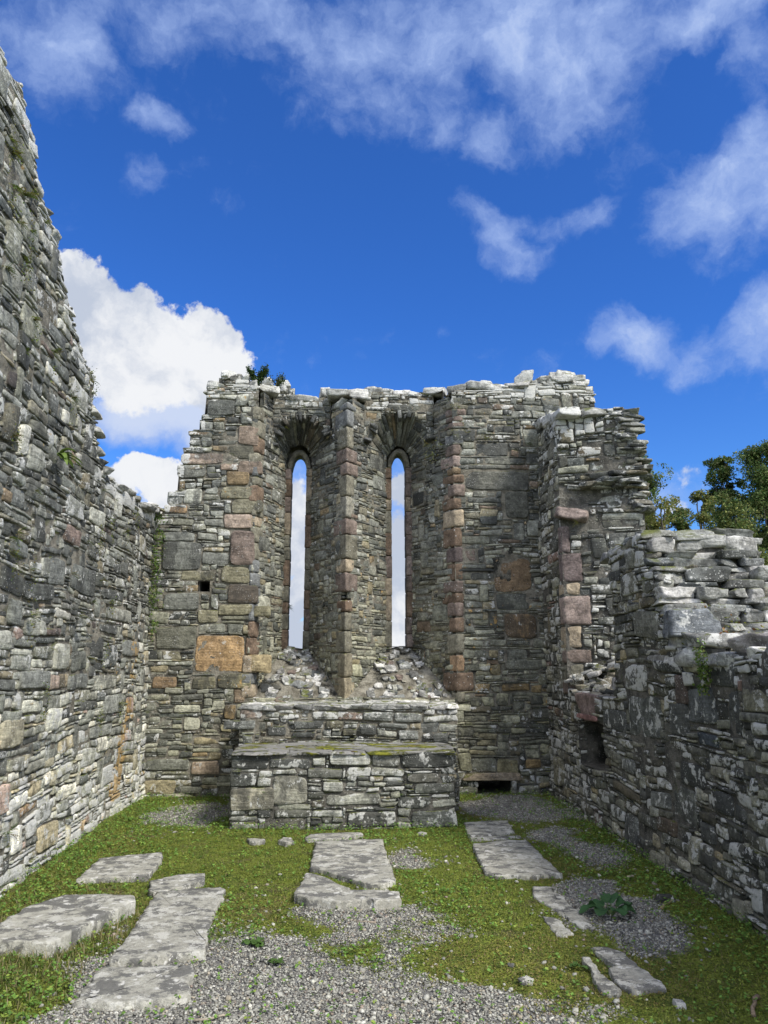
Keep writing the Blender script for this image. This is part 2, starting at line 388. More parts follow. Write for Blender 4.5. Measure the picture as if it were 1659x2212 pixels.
# ================================================================== EAST WALL
YE, YB = 10.3, 11.45
east = empty('gable_wall', 'ruined grey slate end wall with two tall narrow pointed windows behind the altar', 'wall', loc=(0, YE, 0))
def prof(pts, Y):
    q = np.array([onY(x, y, Y) for x, y in pts]); return q[:, 0], q[:, 2]
tx, tz = prof([(350,1100),(366,1092),(369,1063),(385,1060),(388,1005),(396,1003),(400,968),(412,966),(414,930),(432,926),(436,895),(446,893),(447,838),(474,835),(476,818),(530,820),(545,834),(600,834),(634,840),(636,866),(690,862),(700,845),(800,846),(900,852),(930,846),(1000,842),(1060,838),(1110,835),(1150,828),(1200,822),(1240,824),(1268,834)], YE)
_te = interp(np.append(tx, 3.46), np.append(tz, tz[-1]))
def topE(X): X = np.asarray(X, float); return _te(X)+np.where(((X > -1.12) & (X < -.18)) | ((X > .16) & (X < 1.36)), .13, 0.)
A0, A1, A2 = -1.24, -.015, 1.47          # arrises of the two splays (the middle one is shared)
SL = [(-.842, -.622), (.655, .865)]          # slit edges at the back
EMB = [(A0, A1), (A1, A2)]; YF = 11.2     # splay ends at the frame
def reveal_y(X):
    X = np.asarray(X, float); y = np.full(X.shape, YE)
    for (a, b_), (s0, s1) in zip(EMB, SL):
        s0, s1 = s0-.065, s1+.065
        y = np.where((X > a) & (X < s0), YE+(X-a)/(s0-a)*(YF-YE), y); y = np.where((X > s1) & (X < b_), YE+(b_-X)/(b_-s1)*(YF-YE), y)
        y = np.where((X >= s0) & (X <= s1), YF, y)
    return y
mpE = lambda u, v, d: np.stack([u, YE-d, v], -1)
def inE(U, V): return (V < topE(U)) & ((V < 1.2) | (U < A0) | (U > A2)) & (V > -.15)
fixE = fixY(k1, [(645,465,775,585,C_RED),(585,585,750,680,C_GG),(645,685,800,785,C_RED),(568,762,710,858,C_OCH),(530,865,745,945,C_GG),(600,950,800,1040,C_GG),
    (560,1035,730,1135,C_PINK),(600,1145,742,1365,C_PUR),(535,1375,715,1485,C_GG),(575,1490,765,1615,C_RED),(145,1225,402,1398,C_SL),(265,1405,500,1468,C_GG),
    (160,1550,380,1659,C_SL),(272,630,555,710,C_PINK),(245,712,430,795,C_LT),(155,980,312,1035,C_ORA),(290,870,410,975,C_LT),(180,890,285,975,C_SL),(442,290,620,400,C_DK),
    (410,1290,585,1365,C_SL),(155,1160,360,1225,C_SL),(380,1470,468,1548,None)], YE)
fixE += fixY(k4, [(365,90,528,145,C_GG),(267,238,486,410,C_ORA),(435,490,487,558,C_RED),(243,820,368,890,C_PINK),(360,415,515,490,C_GG),(115,45,270,120,C_SL),(80,195,262,302,(.13,.13,.115)),
    (60,425,172,480,C_BR),(155,565,275,605,C_LT),(270,120,365,180,C_GG),(390,565,445,635,C_OCH),(30,815,230,870,C_SL),(530,100,610,150,C_GG),(500,330,612,410,C_TAN),
    (245,430,350,488,C_GG),(130,250,0,0,C_SL)][:-1], YE)
fixE += fixY(k2, [(950,570,1165,660,C_SL),(890,745,1305,885,(.12,.12,.11)),(1140,890,1300,1075,(.10,.10,.09)),(1070,1330,1320,1540,C_BR),(1080,1555,1305,1659,(.12,.125,.12)),
    (800,490,945,562,C_SL),(860,1260,955,1345,C_PUR)], YE)
fixE += fixY(lambda x, y: (x, y), [(1090,1326,1162,1380,(.19,.135,.09)),(1093,1403,1140,1450,C_SL)], YE)
fixE += fixY(k5, [(45,605,330,638,C_TAN),(230,130,385,170,C_OCH),(75,520,215,600,C_SL),(215,525,330,600,C_GG),(370,525,450,570,C_OCH),(255,0,450,55,C_SL)], YE)
hole1 = fixY(k1, [(385,1472,465,1546,None)], YE)[0]; hole2 = fixY(k5, [(112,638,290,712,None)], YE)[0]
quo = []
# dressed stones at the outer arrises wrap the corner; their cells are kept free on the face
ql, z = [], 1.22
cols_l = [C_RED,C_TAN,C_GG,C_GG,C_TAN,C_GG,C_GG,C_RED,C_GG,C_PUR,C_PINK,C_GG,C_GG,C_OCH,C_RED,C_GG,C_RED,C_GG]
qr = fixY(k2, [(735,580,850,650,C_RED),(735,652,840,725,C_PINK),(735,727,845,775,C_OCH),(725,777,880,832,C_BR),(740,838,885,920,C_RED),(715,928,820,1003,C_BR),(750,1005,878,1118,C_TAN),
    (735,1125,850,1248,C_BR),(755,1250,860,1350,C_PUR),(735,1353,838,1468,C_BR),(745,1470,875,1548,C_RED),(730,1550,875,1618,C_BR)], YE)
qr += fixY(k4, [(1425,85,1510,150,C_RED),(1415,155,1510,225,C_BR),(1405,230,1500,326,C_GG),(1400,330,1500,408,C_ORA),(1420,412,1560,500,C_BR),(1425,505,1500,555,C_GG)], YE)
fixE += [(A2-.01, max(r[0], r[1])-.0, r[2], r[3], None) for r in qr]
B = MB()
prfE = lambda U, V: np.stack([np.where(V > topE(U)-.22, .9, 0)+np.where(V < .5, .2, 0), np.where(V > 4.4, .25, -.1), np.where((U > 1.6) & (V < 2.6) & (V > .9), .22, 0)+np.where((abs(U) < 1.9), .08, 0)], -1)
def warm(U, V):
    w = np.clip((3.6-V)/2.6, 0, 1)*(1-.35*(U < -1.6)); return np.stack([1+.07*w, 1+.04*w, 1-.12*w], -1)
masonry(B, mpE, -2.62, 3.5, -.14, 5.76, inE, fixE, PAL_E, big=.35, flip=False, mats=(0, 1), prf=prfE, holes=[hole1[:4], hole2[:4]], warp=.02, cf=warm)
# holes: a boxed recess behind each
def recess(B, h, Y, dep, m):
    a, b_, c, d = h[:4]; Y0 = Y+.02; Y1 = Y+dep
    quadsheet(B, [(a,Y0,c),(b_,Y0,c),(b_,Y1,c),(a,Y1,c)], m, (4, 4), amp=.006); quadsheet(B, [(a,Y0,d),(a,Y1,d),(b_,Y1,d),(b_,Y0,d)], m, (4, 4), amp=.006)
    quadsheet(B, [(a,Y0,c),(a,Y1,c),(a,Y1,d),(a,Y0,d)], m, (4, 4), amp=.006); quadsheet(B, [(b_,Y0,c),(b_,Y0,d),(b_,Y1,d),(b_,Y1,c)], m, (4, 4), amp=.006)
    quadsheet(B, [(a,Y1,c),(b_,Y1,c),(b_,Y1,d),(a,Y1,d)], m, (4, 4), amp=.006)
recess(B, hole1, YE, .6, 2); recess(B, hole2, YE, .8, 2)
# back face with slit openings, top strip, north end
xs = np.linspace(-2.62, 3.46, 380)
for i in range(len(xs)-1):
    a, b_ = xs[i], xs[i+1]
    for (x0, x1) in ((a, b_),):
        mid = (x0+x1)/2; z0, z1 = topE(x0)-.05, topE(x1)-.05
        inslit = any(s0-.012 < mid < s1+.012 for s0, s1 in SL)
        ya, yb = float(np.minimum(reveal_y(x0), 10.72)), float(np.minimum(reveal_y(x1), 10.72))
        quadsheet(B, [(x0,ya,z0),(x1,yb,z1),(x1,YB,z1),(x0,YB,z0)], 1, (1, 4), amp=.01)
        segs = [(-.2, min(z0, z1))] if not inslit else [(-.2, 1.8), (4.72 if mid < 0 else 4.76, min(z0, z1))]
        for s0, s1 in segs:
            quadsheet(B, [(x0,YB,s0),(x0,YB,s1 if inslit else z0),(x1,YB,s1 if inslit else z1),(x1,YB,s0)], 1, (1, 12), amp=.0)
quadsheet(B, [(-2.6,YE+.02,-.1),(-2.6,YE+.02,3.7),(-2.6,YB,3.7),(-2.6,YB,-.1)], 1, (4, 4))
quadsheet(B, [(3.46,YE+.02,-.1),(3.46,YE+.02,5.45),(3.46,YB,5.45),(3.46,YB,-.1)], 1, (4, 4))
B.build('masonry', [M_E, M_MOR, M_MORD], east)

# splayed reveals, vaults over them, rubble sills, dressed frames
for ei, ((a, b_), (s0, s1)) in enumerate(zip(EMB, SL)):
    B = MB(); f0, f1 = s0-.065, s1+.065; cxm = (s0+s1)/2
    for side, (xa, xf) in enumerate(((a, f0), (b_, f1))):
        du_ = np.array([xf-xa, YF-YE]); L = np.linalg.norm(du_); du_ = du_/L
        nr = np.array([du_[1], -du_[0]]) if side == 0 else np.array([-du_[1], du_[0]])
        mp = (lambda du_, nr, xa: lambda u, v, d: np.stack([xa+du_[0]*u+nr[0]*d, YE+du_[1]*u+nr[1]*d, v], -1))(du_, nr, xa)
        tE = topE(xa)-.03
        def ins(U, V, L=L, tE=tE): return (U < L) & (V < tE-U*.1) & ((U < .46) | (V < 4.74)) & (V > 1.15+.7*U/L)
        pal = PAL_E
        reserve = []
        if side == 0 and ei == 0: q0 = .10
        masonry(B, mp, .13 if not (ei == 1 and side == 1) else .10, L, 1.2, 5.6, ins, reserve, pal, du=.035, dv=.026, big=.28, flip=(side == 1), mats=(0, 1), prot=.012, cf=warm,
                prf=(lambda U, V: np.stack([np.full_like(U, -.1), np.where(V > 4.3, .4, -.4), np.full_like(U, .1 if ei else .0)], -1)))
    # vault: from a wide ring at the front to the frame ring at the back
    xr0 = a+(f0-a)*.44; xr1 = b_+(f1-b_)*.44
    cf_, rf = (xr0+xr1)/2, (xr1-xr0)/2; Yv = 10.71
    def mpv(u, v, d, cf_=cf_, rf=rf, cxm=cxm, w=(s1-s0)/2+.065):
        th = math.pi-v/.62; q = u/.55
        x0, z0 = cf_+rf*np.cos(th), 4.70+rf*1.12*np.sin(th); x1, z1 = cxm+w*np.cos(th), 4.60+w*1.5*np.sin(th)
        rr = -d
        return np.stack([x0*(1-q)+x1*q+rr*np.cos(th), Yv+.5*q, z0*(1-q)+z1*q+rr*np.sin(th)], -1)
    masonry(B, mpv, 0, .55, 0, math.pi*.62, lambda U, V: U < 9, [], PAL_E, du=.05, dv=.03, big=0.08, mats=(0, 1), prot=.022, gap=.006, warp=.02,
            prf=lambda U, V: np.stack([U*0-.1, U*0+.35, U*0-.4], -1))
    mps = lambda u, v, d: np.stack([u, Yv-d, v], -1)
    def insp(U, V): return (V < topE(U)+.02) & (((U-cf_)/rf)**2+((V-4.70)/(rf*1.12))**2 > 1.) & (V > 4.6) & (reveal_y(U) > Yv-.03)
    masonry(B, mps, a, b_, 4.6, 5.7, insp, [], PAL_E, du=.035, dv=.03, big=.1, mats=(0, 1), prf=lambda U, V: np.stack([np.where(V > 5.3, .6, 0.), U*0+.3, U*0], -1))
    # voussoirs on edge round the ring, ragged
    for k in range(11):
        th = math.pi*random.uniform(.03, .97)
        rr = rf*(.93+random.uniform(-.04, .05)); x, z_ = cf_+rr*math.cos(th), 4.70+rr*1.12*math.sin(th)
        rock(B, (x, Yv+random.uniform(-.05, .1), z_), (random.uniform(.03, .06), random.uniform(.12, .22), random.uniform(.08, .15)), tilt=(random.uniform(-.25, .25), math.pi/2-th+random.uniform(-.12, .12)), col=pick(PAL_E), m=0, pr=(-.2, .4, -.4))
    rv = B.build('window_reveal', [M_E, M_MOR], east)
    # sill
    B = MB()
    zb, zt = 1.13, (1.86 if ei == 0 else 1.89)
    P4 = [(a+.0, YE+.0, zb), (b_, YE+.0, zb), (f1+.06, YF+.05, zt), (f0-.06, YF+.05, zt)]
    quadsheet(B, P4, 1, (26, 22), amp=.035); quadsheet(B, [(f0-.05,YF,zt-.01),(f1+.05,YF,zt-.01),(f1+.05,YB+.05,zt),(f0-.05,YB+.05,zt)], 1, (6, 6), amp=.008)
    for k in range(90):
        t = random.random()**1.15; s = random.uniform(.04, .96)
        x = (a*(1-t)+f0*t)*(1-s)+(b_*(1-t)+f1*t)*s; y = YE+(YF-YE)*t; z_ = zb+(zt-zb)*t
        w = random.uniform(.04, .13)*(1-.35*t)
        dk = random.random()
        col = pick(PAL_W) if dk < .5 else (pick(PAL_E)*1.3 if dk < .93 else C_RED)
        rock(B, (x, y, z_-.004), (w*random.uniform(1, 1.6), w*random.uniform(.9, 1.4), w*random.uniform(.35, .6)), rot=random.uniform(-.5, .5), tilt=(.66+random.uniform(-.22, .22), random.uniform(-.2, .2)), col=col, p=random.uniform(6, 10), am=.08, n=4)
    B.build('window_sill', [M_E, M_EARTH], rv)
    # dressed frame of the slit
    B = MB(); zz = zt-.02; spr = 4.50 if ei == 0 else 4.54
    for side in (0, 1):
        z_ = zz
        while z_ < spr-.02:
            h = random.uniform(.16, .38); h = min(h, spr-z_)
            if spr-z_-h < .1: h = spr-z_
            e = s0 if side == 0 else s1; sg = -1 if side == 0 else 1; wd = random.uniform(.12, .16)
            col = random.choice([C_BR, C_TAN, C_RED, C_GG, C_GG, C_PINK, C_RED])
            jt = random.uniform(-.004, .004)
            poly = [(e+jt, YF-.03), (e+jt, YB+.02), (e+sg*wd, YB+.02), (e+sg*wd, YF+random.uniform(-.04, -.01))]
            if sg > 0: poly = poly[::-1]
            poly = poly[::-1] if True else poly
            prism(B, poly, z_+.003, z_+h-.003, np.array(col)*.85, am=.005, pr=(-.3, -.5, -.2)); z_ += h
    # head ring
    pts_i, pts_o = [], []
    w = (s1-s0)/2; ap = .22
    for k in range(17):
        t = k/16; xx = -w+2*w*t
        ph = abs(xx)/w; zi = spr+ap*(1-ph**2.1)**.75
        pts_i.append((cxm+xx, zi)); th = math.pi*(1-t); pts_o.append((cxm+(w+.06)*math.cos(th), spr+(ap+.065)*math.sin(th)))
    V, Q = [], []
    for j, yy in enumerate((YF-.03, YB+.02)):
        for P_ in (pts_i, pts_o):
            for (x, z_) in P_: V.append((x, yy, z_))
    K = 17
    for k in range(K-1):
        Q += [(k, k+1, K+k+1, K+k), (2*K+k+1, 2*K+k, 3*K+k, 3*K+k+1), (k+1, k, 2*K+k, 2*K+k+1), (K+k, K+k+1, 3*K+k+1, 3*K+k)]
    V = np.array(V); V = V+np.stack([vn(V*15, 61), vn(V*15, 62)*.3, vn(V*15, 63)], -1)*.004
    B.add(V, q=Q, c=(.15, .14, .105), sp=V*1., pr=(-.4, -.3, -.4))
    B.build('window_frame', [M_Q], rv)

# dressed corner stones: left arris, pier arris, right arris
B = MB()
def run(p, d1, d2, z0, z1, col, l1, l2, **k):
    """corner block at plan point p; arms along d1 and d2"""
    p = np.array(p); d1 = np.array(d1)/np.linalg.norm(d1); d2 = np.array(d2)/np.linalg.norm(d2)
    out = -(d1+d2); out = out/np.linalg.norm(out); p = p+out*random.uniform(.004, .018)
    dep = .16
    n1 = np.array([-d1[1], d1[0]]); n1 = n1 if n1@out < 0 else -n1; n2 = np.array([-d2[1], d2[0]]); n2 = n2 if n2@out < 0 else -n2
    in_ = p-out*min(.2, .8*min(l1, l2)+.05)
    poly = [p, p+d1*l1, p+d1*l1+n1*.05, in_, p+d2*l2+n2*.05, p+d2*l2]
    area = sum(poly[i][0]*poly[(i+1) % 6][1]-poly[(i+1) % 6][0]*poly[i][1] for i in range(6))
    if area < 0: poly = poly[::-1]
    prism(B, poly, z0+.004, z1-.004, col, am=.010, pr=(random.uniform(-.7, 0), random.uniform(-.8, -.3), random.uniform(-.4, .05)), rnd=.016, **k)
sp_l = lambda a, f: np.array([f-a, YF-YE])
# left arris: front arm short of the listed face stones
z_ = 1.2; k = 0
while z_ < 5.1:
    h = random.uniform(.12, .24); c = random.choice([C_GG, C_GG, C_SL, C_TAN, C_BR, C_SL])
    run((A0, YE), (-1, 0), sp_l(A0, SL[0][0]-.065), z_, z_+h, c, random.uniform(.06, .14), random.uniform(.15, .24)); z_ += h
pier = [(y0, y1, c) for (y0, y1, c) in ((300,345,C_SL),(347,455,C_SL),(460,598,C_GG),(600,690,C_RED),(692,773,C_RED),(775,910,C_GG),(912,1056,(.21,.2,.16)),(1060,1163,C_RED),(1165,1323,C_GG),(1325,1412,C_TAN),(1415,1540,C_RED))]
pz = [(onY(*k2(100, y0), YE)[2], onY(*k2(100, y1), YE)[2], c) for y0, y1, c in pier]
pz += [(onY(*k4(955, y0), YE)[2], onY(*k4(955, y1), YE)[2], c) for y0, y1, c in ((72,128,C_BR),(130,216,C_GG),(218,320,C_GG),(322,434,(.19,.17,.12)),(436,560,(.22,.19,.13)))]
for j, (zt, zb, c) in enumerate(pz):
    run((A1, YE), sp_l(A1, SL[0][1]+.065), sp_l(A1, SL[1][0]-.065), zb, zt, c, random.uniform(.17, .36), random.uniform(.17, .3))
for r in qr:
    run((A2, YE), (1, 0), sp_l(A2, SL[1][1]+.065), r[2], r[3], r[4], max(.10, max(r[0], r[1])-A2), random.uniform(.14, .32))
z_ = onY(*k2(740, 580), YE)[2]
while z_ < 5.28:
    h = random.uniform(.07, .16); run((A2, YE), (1, 0), sp_l(A2, SL[1][1]+.065), z_, z_+h, random.choice([C_SL, C_GG, C_RED]), random.uniform(.1, .25), random.uniform(.15, .3)); z_ += h
B.build('corner_stones', [M_Q], east)
# loose capping along the wall head
B = MB()
x = -1.98
while x < 3.4:
    w = random.uniform(.10, .36); yf = float(np.minimum(reveal_y(x+w/2), 10.72)); zt = float(topE(x+w/2))
    for row in range(3):
        h = random.uniform(.05, .13)*(1.2 if row == 0 else 1)
        rock(B, (x+w/2, yf+.14+row*.3+random.uniform(-.03, .04), zt+h*.25+random.uniform(-.02, .03)), (w*1.02, random.uniform(.24, .36), h), rot=random.uniform(-.15, .15), tilt=(random.uniform(-.08, .08), random.uniform(-.09, .09)), pr=(random.uniform(.1, 1), -.3, 0))
    x += w*.97
for (px_, py_, w, h) in ((493,815,.19,.12),(575,822,.16,.1),(610,828,.2,.14),(835,843,.2,.07),(1050,832,.17,.08),(1130,822,.25,.13),(1138,812,.18,.09),(1215,816,.3,.14),(1240,822,.2,.1),(1175,824,.2,.1)):
    p = onY(px_, py_, YE+.12)
    if A0-.1 < p[0] < A2 : p = onY(px_, py_+6, 10.86); h *= .8
    rock(B, p, (w, .26, h), rot=random.uniform(-.3, .3), tilt=(0, random.uniform(-.15, .15)), pr=(.9, -.4, 0))
for i in range(1, 26, 1):
    if tz[i] > 3.6 and tx[i] < -1.95:
        rock(B, (tx[i]+.12, YE+.15, tz[i]-.03), (.28, .3, .07), rot=random.uniform(-.1, .1), col=pick(PAL_E), pr=(.5, 0, 0))
B.build('capstones', [M_CAP], east)
B = MB()
a, b_, c, d = fixY(k5, [(45,603,332,640,None)], YE)[0][:4]
rock(B, ((a+b_)/2, YE+.11, (c+d)/2), (b_-a, .3, d-c), col=C_TAN, p=9, n=9, am=.06, pr=(-.2, -.3, -.2)); 
a2, b2, c2, d2 = fixY(k5, [(290,642,314,716,None)], YE)[0][:4]
rock(B, ((a2+b2)/2, YE+.1, (c2+d2)/2), (b2-a2, .3, d2-c2), col=C_LT, p=9, n=5, am=.06)
B.build('drain_lintel', [M_E], east)

# ================================================================== NORTH WALL (left)
XN = -2.5
north = empty('side_wall', 'tall rough slate side wall climbing to a broken gable, on the left', 'wall', loc=(XN, 7, 0))
nx_, nz_ = [], []
for (px_, py_) in [(-60,60),(0,158),(30,180),(38,235),(62,290),(70,355),(80,425),(104,480),(122,545),(135,610),(155,690),(168,730),(180,760),(205,820),(208,880),(218,930),(226,985),(245,1030),(275,1048),(310,1075),(350,1090)]:
    X_ = -2.47; q = onX(px_, py_, X_); nx_.append(q[1]); nz_.append(q[2])
nx_ = [2.5, 4.2]+nx_[1:-1]+[10.35]; nz_ = [6.3, 6.0]+nz_[1:-1]+[nz_[-1]]
o_ = np.argsort(nx_); nx_ = list(np.array(nx_)[o_]); nz_ = list(np.array(nz_)[o_])
_tn = interp(nx_, nz_)
def topN(y): y = np.asarray(y, float); return _tn(y)+(vn(np.stack([y.ravel()*7, y.ravel()*0, y.ravel()*0], -1), 77)*.03).reshape(y.shape)
def faceN(y): return XN-(y-7.5)*.02
def mpN(u, v, d):
    bulge = vn(np.stack([u*.8, v*.8, u*0], -1), 91)*.045+np.clip(.5-v, 0, 1)*.06
    return np.stack([faceN(u)+bulge+d, u, v], -1)
fixN = fixX(kl, [(280,405,370,585,C_SL),(415,460,540,610,(.12,.125,.12)),(0,470,115,610,C_DK),(120,530,300,640,C_DK),(135,720,205,840,C_LT),(330,1030,400,1115,C_TAN),(270,1035,328,1115,C_PINK),
    (245,795,340,845,C_PUR),(105,1740,205,1795,(.29,.195,.12)),(590,1150,685,1260,C_SL),(110,1170,240,1245,C_LT),(595,690,735,760,(.2,.2,.18)),(580,590,685,650,C_SL),(690,850,790,940,C_SL),
    (60,300,145,400,C_SL),(100,1020,270,1120,C_SL),(535,1040,640,1130,C_LT),(405,1040,500,1120,C_SL),(560,770,650,820,C_SL),(310,880,390,1015,C_LT),(520,1330,620,1400,C_SL)], -2.48)
fixN += fixX(full, [(0,1440,30,1520,C_PUR),(0,2700,120,2810,C_SL),(250,1500,330,1600,C_SL),(120,1380,190,1470,C_SL)][:1], -2.48)
def prfN(U, V):
    stain = np.exp(-((U-(9.3+.3*(V-1)))/.26)**2)*((V > .12) & (V < 2.2))*(1.3-.42*V)*(1+.5*fbm(np.stack([U*6, V*3, U*0], -1), 95, 3))
    return np.stack([np.clip(1.0-V, 0, 1)*.75+np.where(V > topN(U)-.2, .9, 0)+np.where(V > 3.2, .0, .05), np.where((V > 2.0) & (V < 3.6), .2, -.1), stain+np.clip(.9-V, 0, 1)*.12], -1)
def pale(U, V):
    w = np.clip((1.9-V)/1.6, 0, 1); return np.stack([1+1.0*w, 1+.96*w, 1+.84*w], -1)
B = MB()
masonry(B, mpN, 2.6, 10.36, -.14, 6.3, lambda U, V: V < topN(U)-.02, fixN, PAL_N, du=.045, dv=.03, big=.42, prot=.016, mats=(0, 1), prf=prfN, cf=pale, warp=.03, gap=.007, flip=True, chunk=1.3)
ys = np.linspace(2.6, 10.36, 80); XB = XN-.95
for i in range(len(ys)-1):
    a, b_ = ys[i], ys[i+1]; za, zb = float(topN(a))-.05, float(topN(b_))-.05
    quadsheet(B, [(XN-.02,a,za),(XN-.02,b_,zb),(XB,b_,zb),(XB,a,za)], 1, (1, 5), amp=.012); quadsheet(B, [(XB,a,-.2),(XB,a,za),(XB,b_,zb),(XB,b_,-.2)], 1, (2, 1), amp=0)
quadsheet(B, [(XN,2.6,-.2),(XN,2.6,6.2),(XB,2.6,6.2),(XB,2.6,-.2)], 1, (6, 6)); quadsheet(B, [(XN,10.34,-.2),(XN,10.34,3.6),(XB,10.34,3.6),(XB,10.34,-.2)], 1, (6, 6))
B.build('masonry', [M_N, M_MOR], north)
B = MB(); y = 2.7
while y < 10.3:
    w = random.uniform(.10, .24); zt = float(topN(y+w/2))-.03; sl = math.atan2(float(topN(y+w))-float(topN(y)), w)
    for row in range(3):
        h = random.uniform(.04, .09)
        rock(B, (XN-.13-row*.3+random.uniform(-.04, .04), y+w/2, zt+random.uniform(-.03, .02)), (random.uniform(.24, .36), w*1.1, h), rot=random.uniform(-.2, .2), tilt=(sl*.25*random.random(), random.uniform(-.1, .1)), pr=(random.uniform(.0, .9) if y < 7.4 else random.uniform(-.3, .5), -.2, 0), col=pick(PAL_W) if random.random() < .6 else pick(PAL_N))
    y += w*.8
B.build('capstones', [M_CAP], north)

# ================================================================== SOUTH WALL (right)
XS = 2.6
south = empty('side_wall', 'dark shaded slate side wall on the right, broken down in steps around a window gap', 'wall', loc=(XS, 7, 0))
def faceS(y): return XS+(y-8)*.02
def mpS(u, v, d):   # u = -y
    bulge = vn(np.stack([u*.9, v*.9, u*0], -1), 93)*.04-np.clip(.35-v, 0, 1)*.06
    return np.stack([faceS(-u)+bulge-d, -u, v], -1)
topS_pts = [(2.5,1.70),(5.0,1.70),(5.55,1.74),(5.9,1.76),(6.18,1.80),(6.2,2.05),(6.34,2.08),(6.36,2.42),(6.5,2.45),(6.52,2.74),(7.44,2.72),(7.46,1.30),(9.22,1.34),(9.24,4.72),(9.6,4.78),(9.9,4.95),(10.4,5.1)]
topS = interp([p[0] for p in topS_pts], [p[1] for p in topS_pts])
S_ = XS*1.0
aum = (-8.78, -7.84, .55, 1.02)
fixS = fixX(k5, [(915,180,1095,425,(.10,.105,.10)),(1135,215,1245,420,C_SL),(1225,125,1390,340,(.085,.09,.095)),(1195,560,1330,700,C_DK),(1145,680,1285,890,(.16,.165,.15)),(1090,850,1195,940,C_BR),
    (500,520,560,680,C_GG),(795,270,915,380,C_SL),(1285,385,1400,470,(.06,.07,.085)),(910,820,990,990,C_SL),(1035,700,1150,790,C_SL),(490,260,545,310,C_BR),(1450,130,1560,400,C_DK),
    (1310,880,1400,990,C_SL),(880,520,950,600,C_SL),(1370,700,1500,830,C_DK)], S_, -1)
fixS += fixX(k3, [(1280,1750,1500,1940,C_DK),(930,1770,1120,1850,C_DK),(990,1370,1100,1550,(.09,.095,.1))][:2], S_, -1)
B = MB()
masonry(B, mpS, -10.32, -2.6, -.14, 5.3, lambda U, V: V < topS(-U)-.01, [f_ for f_ in fixS], PAL_S, du=.045, dv=.03, big=.45, prot=.02, mats=(0, 1), warp=.03, holes=[aum], gap=.0075, flip=True, chunk=1.5,
        prf=lambda U, V: np.stack([U*0+.25+np.where(V > topS(-U)-.12, .6, 0), U*0+.12, U*0-.4], -1))
XO = XS+.98
# aumbry recess
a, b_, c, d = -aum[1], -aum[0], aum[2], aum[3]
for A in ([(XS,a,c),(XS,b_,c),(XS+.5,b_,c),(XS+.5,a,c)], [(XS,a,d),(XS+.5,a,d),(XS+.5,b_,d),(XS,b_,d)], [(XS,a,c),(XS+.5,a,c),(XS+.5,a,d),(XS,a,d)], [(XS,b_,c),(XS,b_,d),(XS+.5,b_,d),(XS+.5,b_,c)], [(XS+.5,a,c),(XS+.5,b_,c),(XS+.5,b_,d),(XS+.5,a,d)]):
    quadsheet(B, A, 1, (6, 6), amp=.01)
yy = np.array(sorted(set([p[0] for p in topS_pts[:]]+list(np.linspace(2.6, 10.3, 60))))); yy = yy[yy >= 2.6]
for i in range(len(yy)-1):
    a, b_ = yy[i], yy[i+1]; za, zb = float(topS(a))-.05, float(topS(b_))-.05; x0 = XS+.03
    quadsheet(B, [(x0,a,za),(x0,b_,zb),(XO,b_,zb),(XO,a,za)], 1, (1, 5), amp=.0 if abs(za-zb) > .2 else .01); quadsheet(B, [(XO,a,-.2),(XO,a,za),(XO,b_,zb),(XO,b_,-.2)], 1, (2, 1), amp=0)
B.build('masonry', [M_S, M_MORD, M_E], south)

# far jamb of the window gap: splayed face looking back at the nave, with its dressed corner
B = MB()
j0, j1 = np.array([XS+.03, 9.24]), np.array([XS+1.0, 8.98]); dj = (j1-j0)/np.linalg.norm(j1-j0); nj = np.array([dj[1], -dj[0]]); nj = nj if nj[1] < 0 else -nj; LJ = float(np.linalg.norm(j1-j0))
def mpJ(u, v, d):
    rec = np.where(v > 3.55, -.02, 0)+np.exp(-((v-3.72)/.13)**2)*np.exp(-((u-.35)/.32)**2)*-.16+np.where(v > 3.8, .07, 0)
    d = d+rec
    return np.stack([j0[0]+dj[0]*u+nj[0]*d, j0[1]+dj[1]*u+nj[1]*d, v], -1)
jr = interp([1.0, 3.3, 3.45, 3.6, 4.0, 4.3, 4.72], [LJ, LJ, LJ-.02, LJ-.06, LJ-.02, LJ-.08, LJ-.16])
qj = [(925,1098,C_PUR,.11),(1100,1282,C_PUR,.24),(1286,1368,C_TAN,.2),(1371,1556,C_PINK,.32),(1564,1706,C_TAN,.19),(1715,1800,C_RED,.3),(1808,1912,C_GG,.2),(1914,2000,C_RED,.16)]
def jz(y): return onY(*k3(340, y), 9.22)[2]
resv = [(-.05, l-.005, jz(y1), jz(y0), None) for y0, y1, c, l in qj]+[(-.05, .36, jz(915), jz(785), None)]
masonry(B, mpJ, 0, LJ+.02, 1.1, 4.8, lambda U, V: (U < jr(V)) & (V < 4.75-.0*U), resv, PAL_E, du=.04, dv=.03, big=.3, prot=.03, mats=(0, 1), gap=.009, chunk=1.2,
        prf=lambda U, V: np.stack([U*0+np.where(V > 4.4, .7, .15), np.where((V > 2.2) & (V < 3.7), .5, .1), U*0-.4], -1))
for k in range(46):
    v = random.uniform(3.45, 4.7); u = jr(v)-random.uniform(-.04, .12)
    p = mpJ(np.array([u]), np.array([v]), np.array([-.12]))[0]; rock(B, p, (random.uniform(.14, .3), random.uniform(.2, .4), random.uniform(.03, .07)), rot=random.uniform(-.3, .3), tilt=(0, random.uniform(-.08, .08)), col=pick(PAL_E), pr=(random.uniform(-.2, .6), .2, -.3), m=0)
for k in range(16):
    u = random.uniform(.15, .9); p = mpJ(np.array([u]), np.array([3.72+random.uniform(.06, .2)]), np.array([-.03]))[0]; rock(B, p, (random.uniform(.16, .34), .3, random.uniform(.03, .06)), rot=random.uniform(-.4, .4), tilt=(random.uniform(-.1, .1), random.uniform(-.15, .05)), col=pick(PAL_E), m=0)
